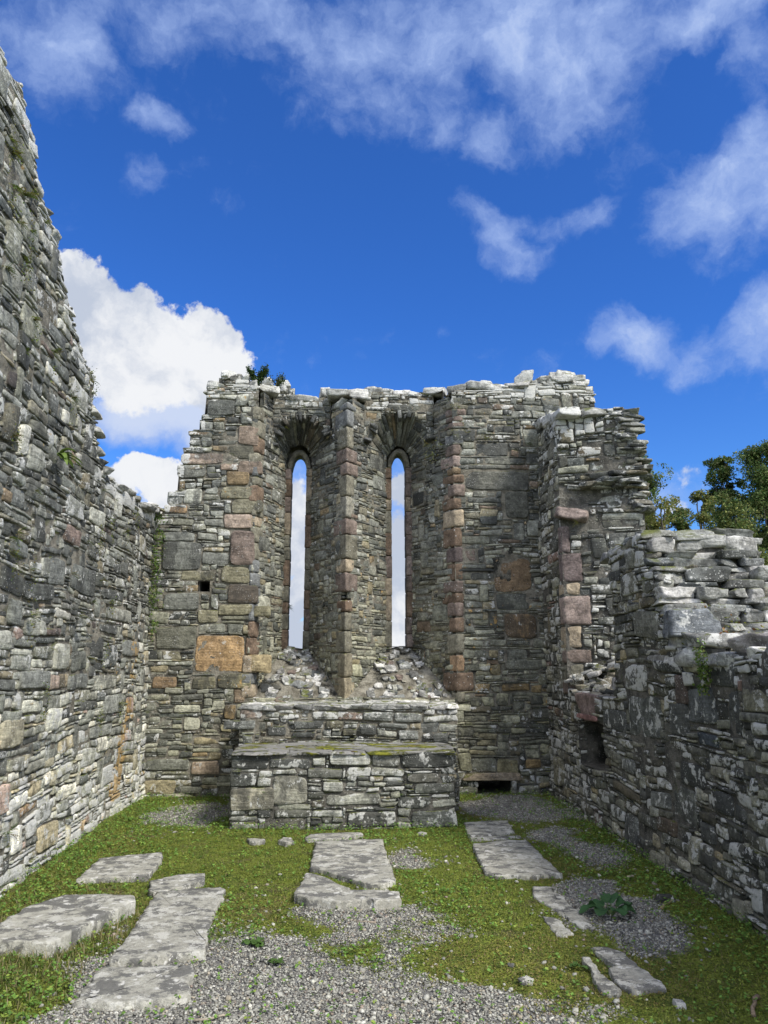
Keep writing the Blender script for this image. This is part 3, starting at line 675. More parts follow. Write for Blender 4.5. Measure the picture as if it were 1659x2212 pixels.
B.build('window_jamb', [M_S, M_MORD], south)
B = MB()
for y0, y1, c, l in qj:
    run(tuple(j0), (0, 1), dj, jz(y1), jz(y0), c, random.uniform(.1, .2), l)
p = j0+dj*.15
rock(B, (p[0], p[1]+.03, (jz(915)+jz(790))/2), (.40, .34, .15), rot=-.25, tilt=(.1, .22), col=(.20,.16,.14), p=8, am=.07, pr=(0, -.5, -.3), n=8)
# carved red stone above the cupboard hole
rock(B, (XS+.06, 8.32, 1.175), (.2, .78, .27), col=(.2,.15,.13), p=14, n=9, am=.03, pr=(-.3, -.3, -.4)); rock(B, (XS-.035, 8.32, 1.075), (.05, .66, .05), col=(.24,.135,.12), p=4, n=6, am=.03, pr=(-.5, -.5, -.4))
B.build('corner_stones', [M_Q], south)
# sill rubble in the gap
B = MB()
quadsheet(B, [(XS,7.44,1.28),(XS,9.26,1.30),(XO,9.0,1.62),(XO,7.44,1.62)], 1, (20, 14), amp=.05)
for k in range(90):
    s, t = random.random(), random.random(); w = random.uniform(.06, .2)
    rock(B, (XS+.05+t*.9, 7.5+s*1.7, 1.3+t*.33+random.uniform(0, .06)+.12*(s > .75)), (w, w*random.uniform(.7, 1.5), w*random.uniform(.3, .7)), rot=random.uniform(0, 3), tilt=(random.uniform(-.4, .4), random.uniform(-.5, .3)), col=pick(PAL_S) if random.random() < .6 else pick(PAL_W), n=4)
# near jamb, straight
mpK = lambda u, v, d: np.stack([XS+u, 7.45+d, v], -1)
masonry(B, mpK, 0, .98, 1.2, 2.75, lambda U, V: V < 9, [], PAL_S, mats=(0, 1), flip=True)
B.build('window_sill', [M_S, M_EARTH], south)
# stepped broken end facing the camera: bedded blocks, each layer set back
B = MB()
z_ = 1.62
lay = [(.07,5.84),(.05,5.93),(.09,5.98),(.06,6.04),(.05,6.08),(.10,6.12),(.06,6.17),(.05,6.2),(.08,6.23),(.06,6.28),(.10,6.31),(.05,6.36),(.07,6.4),(.06,6.44),(.13,6.48),(.08,6.5)]
for li, (h, y0) in enumerate(lay):
    for row in range(2):
        x = XS-.015; xe = XO-.02-.0*li
        while x < xe:
            w = random.uniform(.12, .42) if li < 14 else random.uniform(.26, .5)
            w = min(w, xe-x+.03); dp = random.uniform(.28, .42)
            hh = h*random.uniform(1.02, 1.2)
            shift = .22*((x-XS)/.98)*(1 if li < 8 else .3)
            rock(B, (x+w/2, y0+dp/2-shift*.6+row*.34+random.uniform(-.05, .05), z_+hh/2), (w-.012, dp, hh), rot=random.uniform(-.1, .1), tilt=(random.uniform(-.05, .05), random.uniform(-.03, .03)),
                 col=pick(PAL_W)*.85 if random.random() < .4 else pick(PAL_N)*1.2, pr=(random.uniform(-.3, .4), random.uniform(-.6, .3), random.uniform(-.5, .0)), p=random.uniform(9, 16), am=.16, m=0)
            x += w
    z_ += h
for yy_ in np.arange(6.55, 7.45, .3):
    x = XS-.02
    while x < XO-.1:
        w = random.uniform(.2, .45); rock(B, (x+w/2, yy_+.15, 2.70+random.uniform(-.02, .02)), (w, .32, random.uniform(.06, .1)), rot=random.uniform(-.1, .1), m=0); x += w
# low wall head
y = 2.7
while y < 5.9:
    w = random.uniform(.2, .5)
    for row in range(3):
        rock(B, (XS+.12+row*.32, y+w/2+random.uniform(-.05, .05), 1.66+random.uniform(-.03, .03)), (.34, w, random.uniform(.08, .16)), rot=random.uniform(-.12, .12), tilt=(random.uniform(-.06, .06), random.uniform(-.06, .06)), col=pick(PAL_W) if random.random() < .5 else pick(PAL_N), m=0)
    y += w*.97
rock(B, (XS+.22, 4.95, 1.72), (.4, .42, .2), rot=.3, col=(.27,.25,.23), p=8, am=.16, m=0, n=9)
rock(B, (XS+.12, 5.72, 1.79), (.36, .28, .12), rot=.2, col=(.36,.36,.33), p=9, am=.14, m=0, n=9)
rock(B, (XS+.10, 6.0, 1.93), (.34, .3, .22), rot=-.1, col=(.14,.15,.155), p=12, am=.08, m=0, n=9)
# head of the tall stump and its top course
for row in range(3):
    x = XS
    while x < XS+.9:
        w = random.uniform(.16, .34); rock(B, (x+w/2, 9.2+row*.4, 4.72+row*.08), (w, .4, random.uniform(.08, .14)), rot=random.uniform(-.1, .1), m=0); x += w
B.build('broken_end', [M_CAP], south)

# back side: close tall stump between jamb and outer face
B = MB(); quadsheet(B, [(j1[0]-.05, j1[1]+.02, -.2), (j1[0]-.05, j1[1]+.02, 4.68), (XO-.02, 11.4, 5.2), (XO-.02, 11.4, -.2)], 0, (8, 12)); quadsheet(B, [(XS+.05, 9.2, 4.7), (j1[0]-.08, 9.05, 4.66), (XO-.03, 11.4, 5.2), (XS+.05, 11.4, 5.2)], 0, (6, 8)); B.build('wall_core', [M_MORD], south)

# ================================================================== ALTAR AND LEDGE
altar = empty('stone_altar', 'low slate altar block with mossy flat top, standing before the end wall', 'altar', loc=(0, 8.2, 0))
ax0, ax1, ay0, ay1, az = -1.15, 1.13, 8.2, 9.2, .745
B = MB()
fixA = []
for (x0, y0, x1, y1, c) in [(428,785,600,865,C_DK),(605,815,795,865,(.16,.165,.16)),(808,808,862,850,C_LT),(880,785,1075,845,(.3,.3,.28)),(1220,775,1476,850,(.11,.115,.11)),(428,885,545,945,C_DK),(548,905,612,948,(.26,.26,.24)),
    (783,857,940,905,C_LT),(418,955,620,1052,(.3,.28,.23)),(622,895,780,1028,(.30,.29,.25)),(850,915,950,965,(.3,.3,.28)),(870,972,1120,1028,C_LT),(1245,875,1400,920,(.27,.26,.23)),(1215,985,1365,1045,(.12,.125,.12)),(1282,925,1470,970,(.17,.175,.16)),(1270,1050,1478,1135,(.10,.105,.10)),
    (418,1108,552,1150,(.38,.37,.34)),(625,1050,800,1085,(.2,.2,.17)),(590,1092,770,1148,(.17,.16,.13)),(965,1060,1200,1130,(.15,.15,.14)),(1080,790,1215,845,(.16,.16,.15))]:
    a_ = onY(*k4(x0, y0), ay0); b2_ = onY(*k4(x1, y1), ay0); fixA.append((a_[0], b2_[0], b2_[2], a_[2], c))
mpA = lambda u, v, d: np.stack([u, ay0-d, v], -1)
masonry(B, mpA, ax0, ax1, -.08, az, lambda U, V: V < 9, fixA, PAL_E, du=.035, dv=.025, big=.5, res=.025, prot=.016, mats=(0, 1), prf=lambda U, V: np.stack([U*0+.25, np.where(U > .5, .35, 0)+np.where(V > .5, .2, 0), U*0-.4], -1), gap=.007)
masonry(B, lambda u, v, d: np.stack([ax0-d, ay0+u, v], -1), 0, 1.0, -.08, az, lambda U, V: V < 9, [], PAL_E, flip=True, mats=(0, 1))
masonry(B, lambda u, v, d: np.stack([ax1+d, ay0+u, v], -1), 0, 1.0, -.08, az, lambda U, V: V < 9, [], PAL_E, mats=(0, 1))
B.build('masonry', [M_A, M_MORD], altar)
def moss_mat(name, cover):
    m, nt, b = newmat(name); n = N(nt); geo = nt.nodes.new('ShaderNodeNewGeometry'); pos = geo.outputs['Position']
    st = n.mix(n.noise(pos, 11, 7, .7), (.10, .10, .09), (.38, .37, .34)); st = n.mix(n.ss(n.noise(pos, 5, 6, .7), .55, .62), st, (.05, .05, .045))
    mo = n.mix(n.ss(n.noise(pos, 16, 5, .6), .35, .7), (.05, .06, .012), (.24, .24, .03)); mo = n.mix(n.ss(n.noise(pos, 3.3, 3), .6, .7), mo, (.12, .05, .02))
    k = n.ss(n.noise(n.vm('MULTIPLY', pos, (.6, 1.5, 1)), 3.2, 7, .68), .62-cover*.3, .66-cover*.3)
    nt.links.new(n.mix(k, st, mo), b.inputs['Base Color']); nt.links.new(n.bump(n.math('ADD', n.noise(pos, 60, 5, .7), k), .8, .02), b.inputs['Normal']); return m
M_MOSS = moss_mat('mossy_altar_top', .35)
B = MB()
x = ax0
for row in range(3):
    x = ax0-.01
    while x < ax1:
        w = min(random.uniform(.3, .7), ax1-x+.02); rock(B, (x+w/2, ay0+.15+row*.33, az-.012+random.uniform(-.008, .008)), (w-.004, .35, .034), tilt=(random.uniform(-.012, .012), random.uniform(-.01, .01)), p=12, am=.1, n=7, rot=random.uniform(-.02, .02)); x += w
B.build('altar_top', [M_MOSS], altar)
ledge = empty('stone_ledge', 'long rough slate ledge between the altar and the windows', 'ledge', loc=(0, 9.22, 0))
B = MB()
fixL = fixY(k4, [(465,580,570,635,C_PINK),(918,600,1040,642,(.27,.2,.17)),(390,640,540,685,C_SL),(595,670,685,712,C_SL),(720,645,860,682,C_SL),(705,695,820,722,C_DK),(1020,655,1105,705,C_SL),(1205,675,1305,722,C_SL),(805,600,930,640,C_LT),(1040,595,1185,640,C_SL),(860,645,945,680,C_GG),(950,565,1115,588,C_LT),(830,565,945,595,C_LT),(1190,598,1320,640,C_SL),(1115,645,1250,670,C_SL),(945,680,1010,712,C_GG)], 9.22)
masonry(B, lambda u, v, d: np.stack([u, 9.22-d, v], -1), -1.22, 1.30, -.08, 1.14, lambda U, V: V < 9, fixL, PAL_E, du=.035, dv=.026, big=.3, prot=.02, mats=(0, 1), prf=lambda U, V: np.stack([np.where(V > 1.0, .5, .1), U*0, U*0-.3], -1), gap=.0075)
masonry(B, lambda u, v, d: np.stack([-1.22-d, 9.22+u, v], -1), 0, 1.1, -.08, 1.14, lambda U, V: V < 9, [], PAL_E, flip=True, mats=(0, 1))
masonry(B, lambda u, v, d: np.stack([1.30+d, 9.22+u, v], -1), 0, 1.1, -.08, 1.14, lambda U, V: V < 9, [], PAL_E, mats=(0, 1))
for row in range(4):
    x = -1.23
    while x < 1.28:
        w = min(random.uniform(.2, .5), 1.31-x+.01); rock(B, (x+w/2, 9.35+row*.28, 1.135+random.uniform(-.012, .012)), (w-.004, .3, .055), p=10, col=pick(PAL_W), pr=(.3, -.2, -.2)); x += w
B.build('masonry', [M_A, M_MOR], ledge)

# ================================================================== GROUND
def gravel_mask(x, y):
    """1 = bare gravel, 0 = moss and clover"""
    P = np.stack([x, y, x*0], -1)
    x, y = x+fbm(P*1.5, 106, 3)*.28, y+fbm(P*1.5, 107, 3)*.28
    n = fbm(P*1.7, 101, 4)*.55+fbm(P*7, 102, 3)*.22
    def el(cx, cy, rx, ry, rot=0.): 
        c, s = math.cos(rot), math.sin(rot); dx, dy = x-cx, y-cy
        return 1-np.sqrt(((c*dx+s*dy)/rx)**2+((-s*dx+c*dy)/ry)**2)
    g = np.maximum.reduce([el(-.45, 4.3, 1.0, 1.45)*1.5, el(-.15, 3.6, 1.7, .9)*1.2, el(.1, 5.3, .75, .8)*1.0, el(1.85, 5.6, .45, 1.0, -.1)*1.0, el(2.05, 7.3, .40, 1.3)*.8, el(1.95, 9.3, .75, .95)*1.3, el(-1.65, 9.2, .55, .9)*1.3,
                           el(.55, 7.0, .3, .5)*.6, el(-2.0, 3.6, 1.2, .7)*1.0, el(0, 2.5, 3.5, .9)*1.3])
    return g*.9+n*.8+.3*fbm(P*3.1, 104, 3)-.24
def gz(x, y):
    P = np.stack([x, y, x*0], -1); near = np.exp(-(np.maximum(0, np.abs(y-6)-6)/3)**2)
    return (fbm(P*1.1, 111, 2)*.02+fbm(P*9, 112, 3)*.008)*near
gx = np.concatenate([-np.geomspace(400, 3.4, 26), np.arange(-3.3, 3.35, .05), np.geomspace(3.4, 400, 26)])
gy = np.concatenate([-np.geomspace(300, 1, 16), np.arange(0, 11, .05), np.geomspace(11, 700, 26)])
GX, GY = np.meshgrid(gx, gy, indexing='ij'); X_, Y_ = GX.ravel(), GY.ravel(); Z_ = gz(X_, Y_)
idx = np.arange(X_.size).reshape(GX.shape); q = np.stack([idx[:-1, :-1], idx[1:, :-1], idx[1:, 1:], idx[:-1, 1:]], -1).reshape(-1, 4)
m, nt, b = newmat('mossy_gravel_ground'); n = N(nt); geo = nt.nodes.new('ShaderNodeNewGeometry'); pos = geo.outputs['Position']
sep = nt.nodes.new('ShaderNodeSeparateXYZ'); nt.links.new(n.attr('pr'), sep.inputs[0])
g = n.ss(n.math('ADD', sep.outputs[0], n.math('MULTIPLY', n.math('SUBTRACT', n.noise(pos, 22, 5, .7), .5), .6)), -.05, .1)
gc = n.mix(n.vor(pos, 55, 'Color'), (.10, .095, .085), (.24, .235, .22)); gc = n.mix(n.ss(n.noise(pos, 5, 5), .5, .7), gc, (.06, .055, .045))
mo = n.mix(n.ss(n.noise(pos, 6, 6, .7), .35, .65), (.08, .115, .018), (.20, .235, .035)); mo = n.mix(n.ss(n.noise(pos, 2.2, 5, .65), .54, .68), mo, (.15, .13, .06))
mo = n.mix(n.ss(n.noise(pos, 45, 4, .7), .50, .66), mo, (.05, .06, .012))
nt.links.new(n.mix(g, mo, gc), b.inputs['Base Color']); nt.links.new(n.bump(n.math('ADD', n.noise(pos, 70, 5, .7), n.vor(pos, 55)), .9, .02), b.inputs['Normal'])
B = MB(); gm = gravel_mask(X_, Y_); B.add(np.stack([X_, Y_, Z_], -1), q=q, pr=np.stack([gm, gm*0, gm*0], -1)); M_GROUND = m
tag(B.build('ground', [m]), kind='structure')

def leaf_mat(name, rough=.6):
    m, nt, b = newmat(name); n = N(nt); nt.links.new(n.attr('tint'), b.inputs['Base Color']); b.inputs['Roughness'].default_value = rough
    tr = nt.nodes.new('ShaderNodeBsdfTranslucent'); nt.links.new(n.attr('tint'), tr.inputs[0]); ms = nt.nodes.new('ShaderNodeMixShader'); ms.inputs[0].default_value = .3
    out = [x for x in nt.nodes if x.type == 'OUTPUT_MATERIAL'][0]; nt.links.new(b.outputs[0], ms.inputs[1]); nt.links.new(tr.outputs[0], ms.inputs[2]); nt.links.new(ms.outputs[0], out.inputs[0]); return m
M_LEAF = leaf_mat('leaf')
M_PEB, nt, b = newmat('pebble'); n = N(nt); geo = nt.nodes.new('ShaderNodeNewGeometry')
nt.links.new(n.vm('SCALE', n.attr('tint'), n.mr(n.noise(geo.outputs['Position'], 120, 4), .3, .7, .7, 1.3)), b.inputs['Base Color'])
# slab outlines (for keeping scatter off them)
SLABS = [
 (kg, [(310,375),(400,288),(520,275),(662,262),(668,275),(660,300),(610,358),(500,368)], .04, 'tilted square grey slab nearest the left wall, between the wall and the long slab', .05),
 (kg, [(-120,600),(0,545),(120,478),(265,435),(430,433),(555,437),(552,462),(430,520),(300,590),(210,640),(80,632),(-60,625)], .09, 'thick lichened grey slab running out of the left edge of the picture', .11),
 (kg, [(610,382),(730,352),(838,348),(838,378),(790,392),(750,408),(690,418),(625,432),(602,425)], .04, 'small broken white lichened piece at the far end of the longest slab', .05),
 (kg, [(640,425),(780,410),(900,405),(922,412),(915,450),(885,500),(868,545),(845,600),(842,636),(840,670),(700,685),(590,702),(438,706),(520,600),(570,520)], .045, 'longest grave slab, tapering, dark grey with pale lichen, upper piece left of the gravel', .07),
 (kg, [(414,732),(560,729),(700,725),(800,721),(800,745),(785,790),(782,845),(700,862),(590,878),(430,885),(330,872),(285,882),(340,810)], .04, 'broken foot piece of the longest slab, meeting the gravel', .07),
 (kg, [(1290,218),(1430,212),(1560,210),(1575,250),(1605,330),(1620,378),(1560,399),(1505,396),(1450,378),(1345,347),(1300,332),(1258,328)], .05, 'centre grave slab, pale and square-ended, nearest in front of the altar', .07),
 (kg, [(1250,347),(1310,358),(1390,400),(1440,415),(1520,425),(1560,418),(1635,425),(1642,458),(1560,462),(1380,468),(1250,452),(1190,436)], .07, 'wedge shaped broken foot of the centre slab with thick white edge', .10),
 (kg, [(1238,205),(1262,190),(1340,184),(1480,183),(1492,193),(1400,208),(1330,212),(1250,216)], .03, 'thin flat stone lying against the altar foot', .04),
 (kg, [(1005,208),(1040,206),(1090,211),(1085,219),(1020,221)], .03, 'small pale flat stone in moss left of the altar foot', .04),
 (kg, [(1135,215),(1155,202),(1190,205),(1204,220),(1165,226)], .04, 'small angular grey stone second from the altar left end', .05),
 (kr, [(355,150),(450,143),(545,140),(562,165),(578,193),(520,203),(460,205),(370,208),(362,180)], .03, 'square pale slab right of the altar, farthest of the right row', .05),
 (kr, [(372,214),(480,208),(600,206),(612,215),(520,222),(385,226)], .022, 'narrow strip of slab between the two right slabs', .04),
 (kr, [(392,240),(500,226),(620,222),(660,255),(715,310),(778,370),(700,374),(640,382),(560,378),(495,382),(445,368),(420,310),(400,275)], .03, 'large pale tapering slab in moss right of the centre slab', .05),
 (kr, [(642,422),(725,421),(735,445),(770,455),(800,490),(850,530),(885,565),(912,600),(860,602),(815,575),(770,545),(715,510),(660,478),(648,450)], .022, 'long narrow cracked slab beside the broad leaved plant', .05),
 (kr, [(690,546),(740,556),(775,572),(800,600),(832,627),(790,640),(755,636),(730,610),(705,580)], .02, 'small pointed slab fragment left of the narrow cracked slab', .05),
 (kr, [(900,676),(970,678),(1030,700),(1085,745),(1150,788),(1200,830),(1232,862),(1160,862),(1080,876),(1030,850),(985,815),(965,775),(1000,765),(960,730),(920,700)], .022, 'ragged wide slab fragment in moss at lower right', .05),
 (kr, [(856,724),(885,722),(910,750),(950,800),(1000,840),(1037,872),(1030,887),(970,886),(925,850),(895,810),(900,775),(870,745)], .02, 'slim ragged slab strip just left of the lower right fragment', .05),
]
slab_polys = []
for (K, pts, h, lab, th) in SLABS: slab_polys.append(np.array([onZ(*K(x, y), h)[:2] for x, y in pts]))
def inpoly(x, y, P):
    r = np.zeros(x.shape, bool); j = len(P)-1
    for i in range(len(P)):
        xi, yi, xj, yj = P[i][0], P[i][1], P[j][0], P[j][1]
        c = ((yi > y) != (yj > y)) & (x < (xj-xi)*(y-yi)/(yj-yi+1e-12)+xi); r ^= c; j = i
    return r
def blocked(x, y):
    r = (x < -2.46) | (x > 2.58) | (y > 10.28) | ((x > -1.32) & (x < 1.38) & (y > 9.2)) | ((x > -1.16) & (x < 1.14) & (y > 8.18))
    for P in slab_polys: r |= inpoly(x, y, P.mean(0)+(P-P.mean(0))*.965)
    return r
# pebbles
ICO_V = None
def ico():
    t = (1+5**.5)/2; v = np.array([(-1,t,0),(1,t,0),(-1,-t,0),(1,-t,0),(0,-1,t),(0,1,t),(0,-1,-t),(0,1,-t),(t,0,-1),(t,0,1),(-t,0,-1),(-t,0,1)], float); v /= np.linalg.norm(v[0])
    f = np.array([(0,11,5),(0,5,1),(0,1,7),(0,7,10),(0,10,11),(1,5,9),(5,11,4),(11,10,2),(10,7,6),(7,1,8),(3,9,4),(3,4,2),(3,2,6),(3,6,8),(3,8,9),(4,9,5),(2,4,11),(6,2,10),(8,6,7),(9,8,1)]); return v, f
V0, F0 = ico()
def pebbles(xs, ys, smin, smax, sink=.3, cols=None):
    n_ = len(xs); s = smin*(smax/smin)**(rng.random(n_)**1.7); sc = np.stack([s*rng.uniform(.8, 1.4, n_), s*rng.uniform(.7, 1.1, n_), s*rng.uniform(.4, .8, n_)], -1)
    th = rng.uniform(0, 6.28, n_); V = V0[None]*sc[:, None]*rng.uniform(.75, 1.2, (n_, 12, 1)); ti = rng.uniform(-.5, .5, n_)
    z2 = V[:, :, 2]*np.cos(ti)[:, None]+V[:, :, 0]*np.sin(ti)[:, None]; x2 = V[:, :, 0]*np.cos(ti)[:, None]-V[:, :, 2]*np.sin(ti)[:, None]
    c, s_ = np.cos(th)[:, None], np.sin(th)[:, None]
    P = np.stack([x2*c-V[:, :, 1]*s_+xs[:, None], x2*s_+V[:, :, 1]*c+ys[:, None], z2+(gz(xs, ys)+sc[:, 2]*(1-sink*rng.random(n_)*2))[:, None]], -1).reshape(-1, 3)
    Fa = (F0[None]+np.arange(n_)[:, None, None]*12).reshape(-1, 3)
    base = np.array([(.27,.265,.23),(.19,.185,.16),(.35,.345,.29),(.28,.25,.19),(.40,.39,.34),(.16,.155,.135),(.23,.185,.15)]); pk = rng.choice(7, n_, p=[.33,.24,.17,.08,.06,.09,.03])
    C = np.repeat(base[pk]*rng.uniform(.75, 1.2, (n_, 1)), 12, 0)
    return P, Fa, C
def scat(n_, y0=3.4, y1=10.3, x0=-2.5, x1=2.6):
    # denser near the camera, where pebbles show larger
    y = y0+(y1-y0)*rng.random(n_)**1.35; x = rng.uniform(x0, x1, n_); return x, y
B = MB(); x, y = scat(200000); g_ = gravel_mask(x, y)+rng.normal(0, .07, len(x)); k_ = (g_+.12*fbm(np.stack([x*3.3, y*3.3, x*0], -1), 105, 3) > .04) & ~blocked(x, y); P, Fa, C = pebbles(x[k_], y[k_], .0042, .0102); B.add(P, t=Fa, c=C)
x, y = scat(9000); k_ = ~blocked(x, y) & (gravel_mask(x, y)+rng.normal(0, .35, len(x)) > -.1); P, Fa, C = pebbles(x[k_], y[k_], .008, .02, .6); B.add(P, t=Fa, c=C*1.1)
tag(B.build('gravel', [M_PEB]), 'loose grey gravel scattered over the chapel floor', 'gravel', kind='stuff')

# low growth: moss blades and clover leaves
def leaves(x, y, z, smin, smax, cols, up=.5, aspect=1.):
    n_ = len(x); s = rng.uniform(smin, smax, n_); th = rng.uniform(0, 6.28, n_); ti = rng.normal(0, up, n_)
    d = np.stack([np.cos(th), np.sin(th), np.zeros(n_)], -1); e = np.stack([-np.sin(th)*np.cos(ti), np.cos(th)*np.cos(ti), np.sin(ti)], -1)
    ti2 = rng.normal(0, up*.7, n_); d[:, 2] = np.sin(ti2)
    c = np.stack([x, y, z], -1); s = s[:, None]
    V = np.stack([c-d*s*.5*aspect, c-e*s*.38, c+d*s*.5*aspect, c+e*s*.38], 1).reshape(-1, 3)
    Q = np.arange(n_*4).reshape(-1, 4); C = cols[rng.integers(0, len(cols), n_)]*rng.uniform(.7, 1.25, (n_, 1)); return V, Q, np.repeat(C, 4, 0)
B = MB()
x, y = scat(260000, y1=10.2); gm_ = gravel_mask(x, y)+rng.normal(0, .1, len(x)); k_ = (gm_ < .06) & ~blocked(x, y); x, y = x[k_], y[k_]
dry = fbm(np.stack([x*.9, y*.9, x*0], -1), 131, 4)
z = gz(x, y)+rng.uniform(0, .012, len(x))
V, Q, C = leaves(x, y, z, .006, .014, np.array([(.17,.22,.03),(.22,.26,.045),(.13,.185,.025),(.20,.23,.035),(.18,.17,.05)]), .9); 
C = C*np.repeat(np.where(dry > .15, 1, 1.), 4)[:, None]
kk = np.repeat(dry > .22, 4); C[kk] = C[kk]*np.array([1.1, .88, 1.3]); B.add(V, q=Q, c=C)
# clover: three leaflets each, dense at the wall feet
x, y = scat(26000, y1=10.2); near = np.minimum.reduce([x+2.46, 2.58-x, 10.28-y, np.abs(y-8.15)+np.where(abs(x) < 1.35, 0, 3)])
w_ = np.exp(-(near/.28)**2)*1.3+.12+.55*(fbm(np.stack([x*1.3, y*1.3, x*0], -1), 141, 3) > .12)*(gravel_mask(x, y) < .1)+.5*np.exp(-((x+2.0)/.5)**2)
k_ = (rng.random(len(x)) < w_) & ~blocked(x, y); x, y, near = x[k_], y[k_], near[k_]
for j in range(3):
    a_ = rng.uniform(0, 6.28, len(x)); r_ = .009; V, Q, C = leaves(x+np.cos(a_)*r_, y+np.sin(a_)*r_, gz(x, y)+.012+rng.random(len(x))*.03*(1+1.2*np.exp(-(near/.2)**2)), .013, .026, np.array([(.13,.25,.045),(.17,.31,.06),(.10,.19,.035),(.24,.32,.06)]), .45); B.add(V, q=Q, c=C)
tag(B.build('ground_cover', [M_LEAF]), 'low yellow green moss and clover covering the chapel floor', 'moss', kind='stuff')
# dry grass tangles, lower left
def blades(B, xs, ys, hmin, hmax, cols, w=.003, lean=.6, z0=None):
    n_ = len(xs); th = rng.uniform(0, 6.28, n_); h = rng.uniform(hmin, hmax, n_); ln = rng.uniform(.1, lean, n_)*h; z = gz(xs, ys) if z0 is None else z0
    d = np.stack([np.cos(th), np.sin(th)], -1); s = np.stack([-np.sin(th), np.cos(th)], -1)*w
    A = np.stack([xs+s[:, 0], ys+s[:, 1], z], -1); B2 = np.stack([xs-s[:, 0], ys-s[:, 1], z], -1)
    m1 = np.stack([xs+d[:, 0]*ln*.35+s[:, 0]*.8, ys+d[:, 1]*ln*.35+s[:, 1]*.8, z+h*.62], -1); m2 = np.stack([xs+d[:, 0]*ln*.35-s[:, 0]*.8, ys+d[:, 1]*ln*.35-s[:, 1]*.8, z+h*.62], -1)
    T = np.stack([xs+d[:, 0]*ln, ys+d[:, 1]*ln, z+h], -1)
    V = np.stack([A, B2, m2, m1, T], 1).reshape(-1, 3); i = np.arange(n_)[:, None]*5
    C = cols[rng.integers(0, len(cols), n_)]*rng.uniform(.7, 1.2, (n_, 1))
    B.add(V, q=i+np.array([[0, 1, 2, 3]]), t=i+np.array([[3, 2, 4]]), c=np.repeat(C, 5, 0))
B = MB()
x = rng.normal(-1.85, .45, 5200); y = rng.normal(4.9, .55, 5200); k_ = ~blocked(x, y) & (gravel_mask(x, y) < .15); blades(B, x[k_], y[k_], .02, .07, np.array([(.22,.19,.08),(.14,.15,.04),(.28,.24,.13),(.10,.14,.03)]), .0022, 1.4)
x, y = scat(9000); k_ = ~blocked(x, y) & (gravel_mask(x, y) < -.05); blades(B, x[k_], y[k_], .015, .045, np.array([(.14,.18,.04),(.18,.2,.05),(.2,.17,.08)]), .0018, 1.0)
x, y = scat(5000); k_ = ~blocked(x, y) & (np.minimum(x+2.46, 2.58-x) < .22); blades(B, x[k_], y[k_], .03, .09, np.array([(.10,.17,.04),(.13,.2,.05)]), .003, .8)
tag(B.build('grass', [M_LEAF]), 'short green and dry grass blades among the slabs', 'grass', kind='stuff')

# slabs as objects
def slab(K, pts, h, lab, th, nm):
    P = np.array([onZ(*K(x, y), h)[:2] for x, y in pts]); cen = P.mean(0)
    out = []
    for i in range(len(P)):
        a_, b2_ = P[i], P[(i+1) % len(P)]; L = np.linalg.norm(b2_-a_); k = max(1, int(L/.018))
        for t in range(k): out.append(a_+(b2_-a_)*t/k)
    O = np.array(out); off = random.uniform(0, 50); n3 = np.concatenate([O, np.full((len(O), 1), off)], 1)
    O = O+np.stack([fbm(n3*16, 151, 4), fbm(n3*16+5, 152, 4)], -1)*.020+np.stack([vn(n3*42, 157), vn(n3*42+5, 158)], -1)*.008
    O = O+(cen-O)/np.linalg.norm(cen-O, axis=1)[:, None]*.012
    K_ = len(O); rings = [(1.0, -th), (1.0, -.008), (.985, -.001), (.9, 0.), (.7, 0.), (.45, 0.), (.2, 0.)]
    inr = min(np.linalg.norm(O-cen, axis=1)); V = []
    for (s, dz) in rings:
        if s == .985: R_ = O+(cen-O)/np.linalg.norm(cen-O, axis=1)[:, None]*.005
        else: R_ = cen+(O-cen)*s
        V.append(np.concatenate([R_, np.full((K_, 1), h+dz)], 1))
    V.append(np.array([[*cen, h]])); V = np.concatenate(V)
    top = V[:, 2] > h-.03
    V[:, 2] += np.where(top, fbm(np.stack([V[:, 0], V[:, 1], V[:, 0]*0+off], -1)*6, 153, 4)*.005, 0)
    sd = ~top | (np.arange(len(V)) < 2*K_)
    V[:K_*2, :2] += np.stack([fbm(V[:K_*2]*25, 155, 2), fbm(V[:K_*2]*25, 156, 2)], -1)*.008
    i = np.arange(K_); j = np.roll(i, -1); Q = [np.stack([i+r*K_, j+r*K_, j+(r+1)*K_, i+(r+1)*K_], -1) for r in range(len(rings)-1)]
    L = (len(rings)-1)*K_; T = np.stack([i+L, j+L, np.full(K_, len(rings)*K_)], -1)
    B = MB(); c = np.array(random.choice([(.35,.34,.285), (.38,.37,.31), (.33,.32,.27)])); B.add(V, q=np.concatenate(Q)[:, ::-1], t=T[:, ::-1], c=c, sp=V+off, pr=(random.uniform(.1, .4), .3, -.6))
    o = B.build(nm, [M_SLAB]); tag(o, lab, 'grave slab' if nm == 'grave_slab' else 'stone', 'slabs set in the chapel floor' if nm == 'grave_slab' else 'small flat stones by the altar foot')
for i, (K, pts, h, lab, th) in enumerate(SLABS): slab(K, pts, h, lab, th, 'flat_stone' if i in (7, 8, 9) else 'grave_slab')

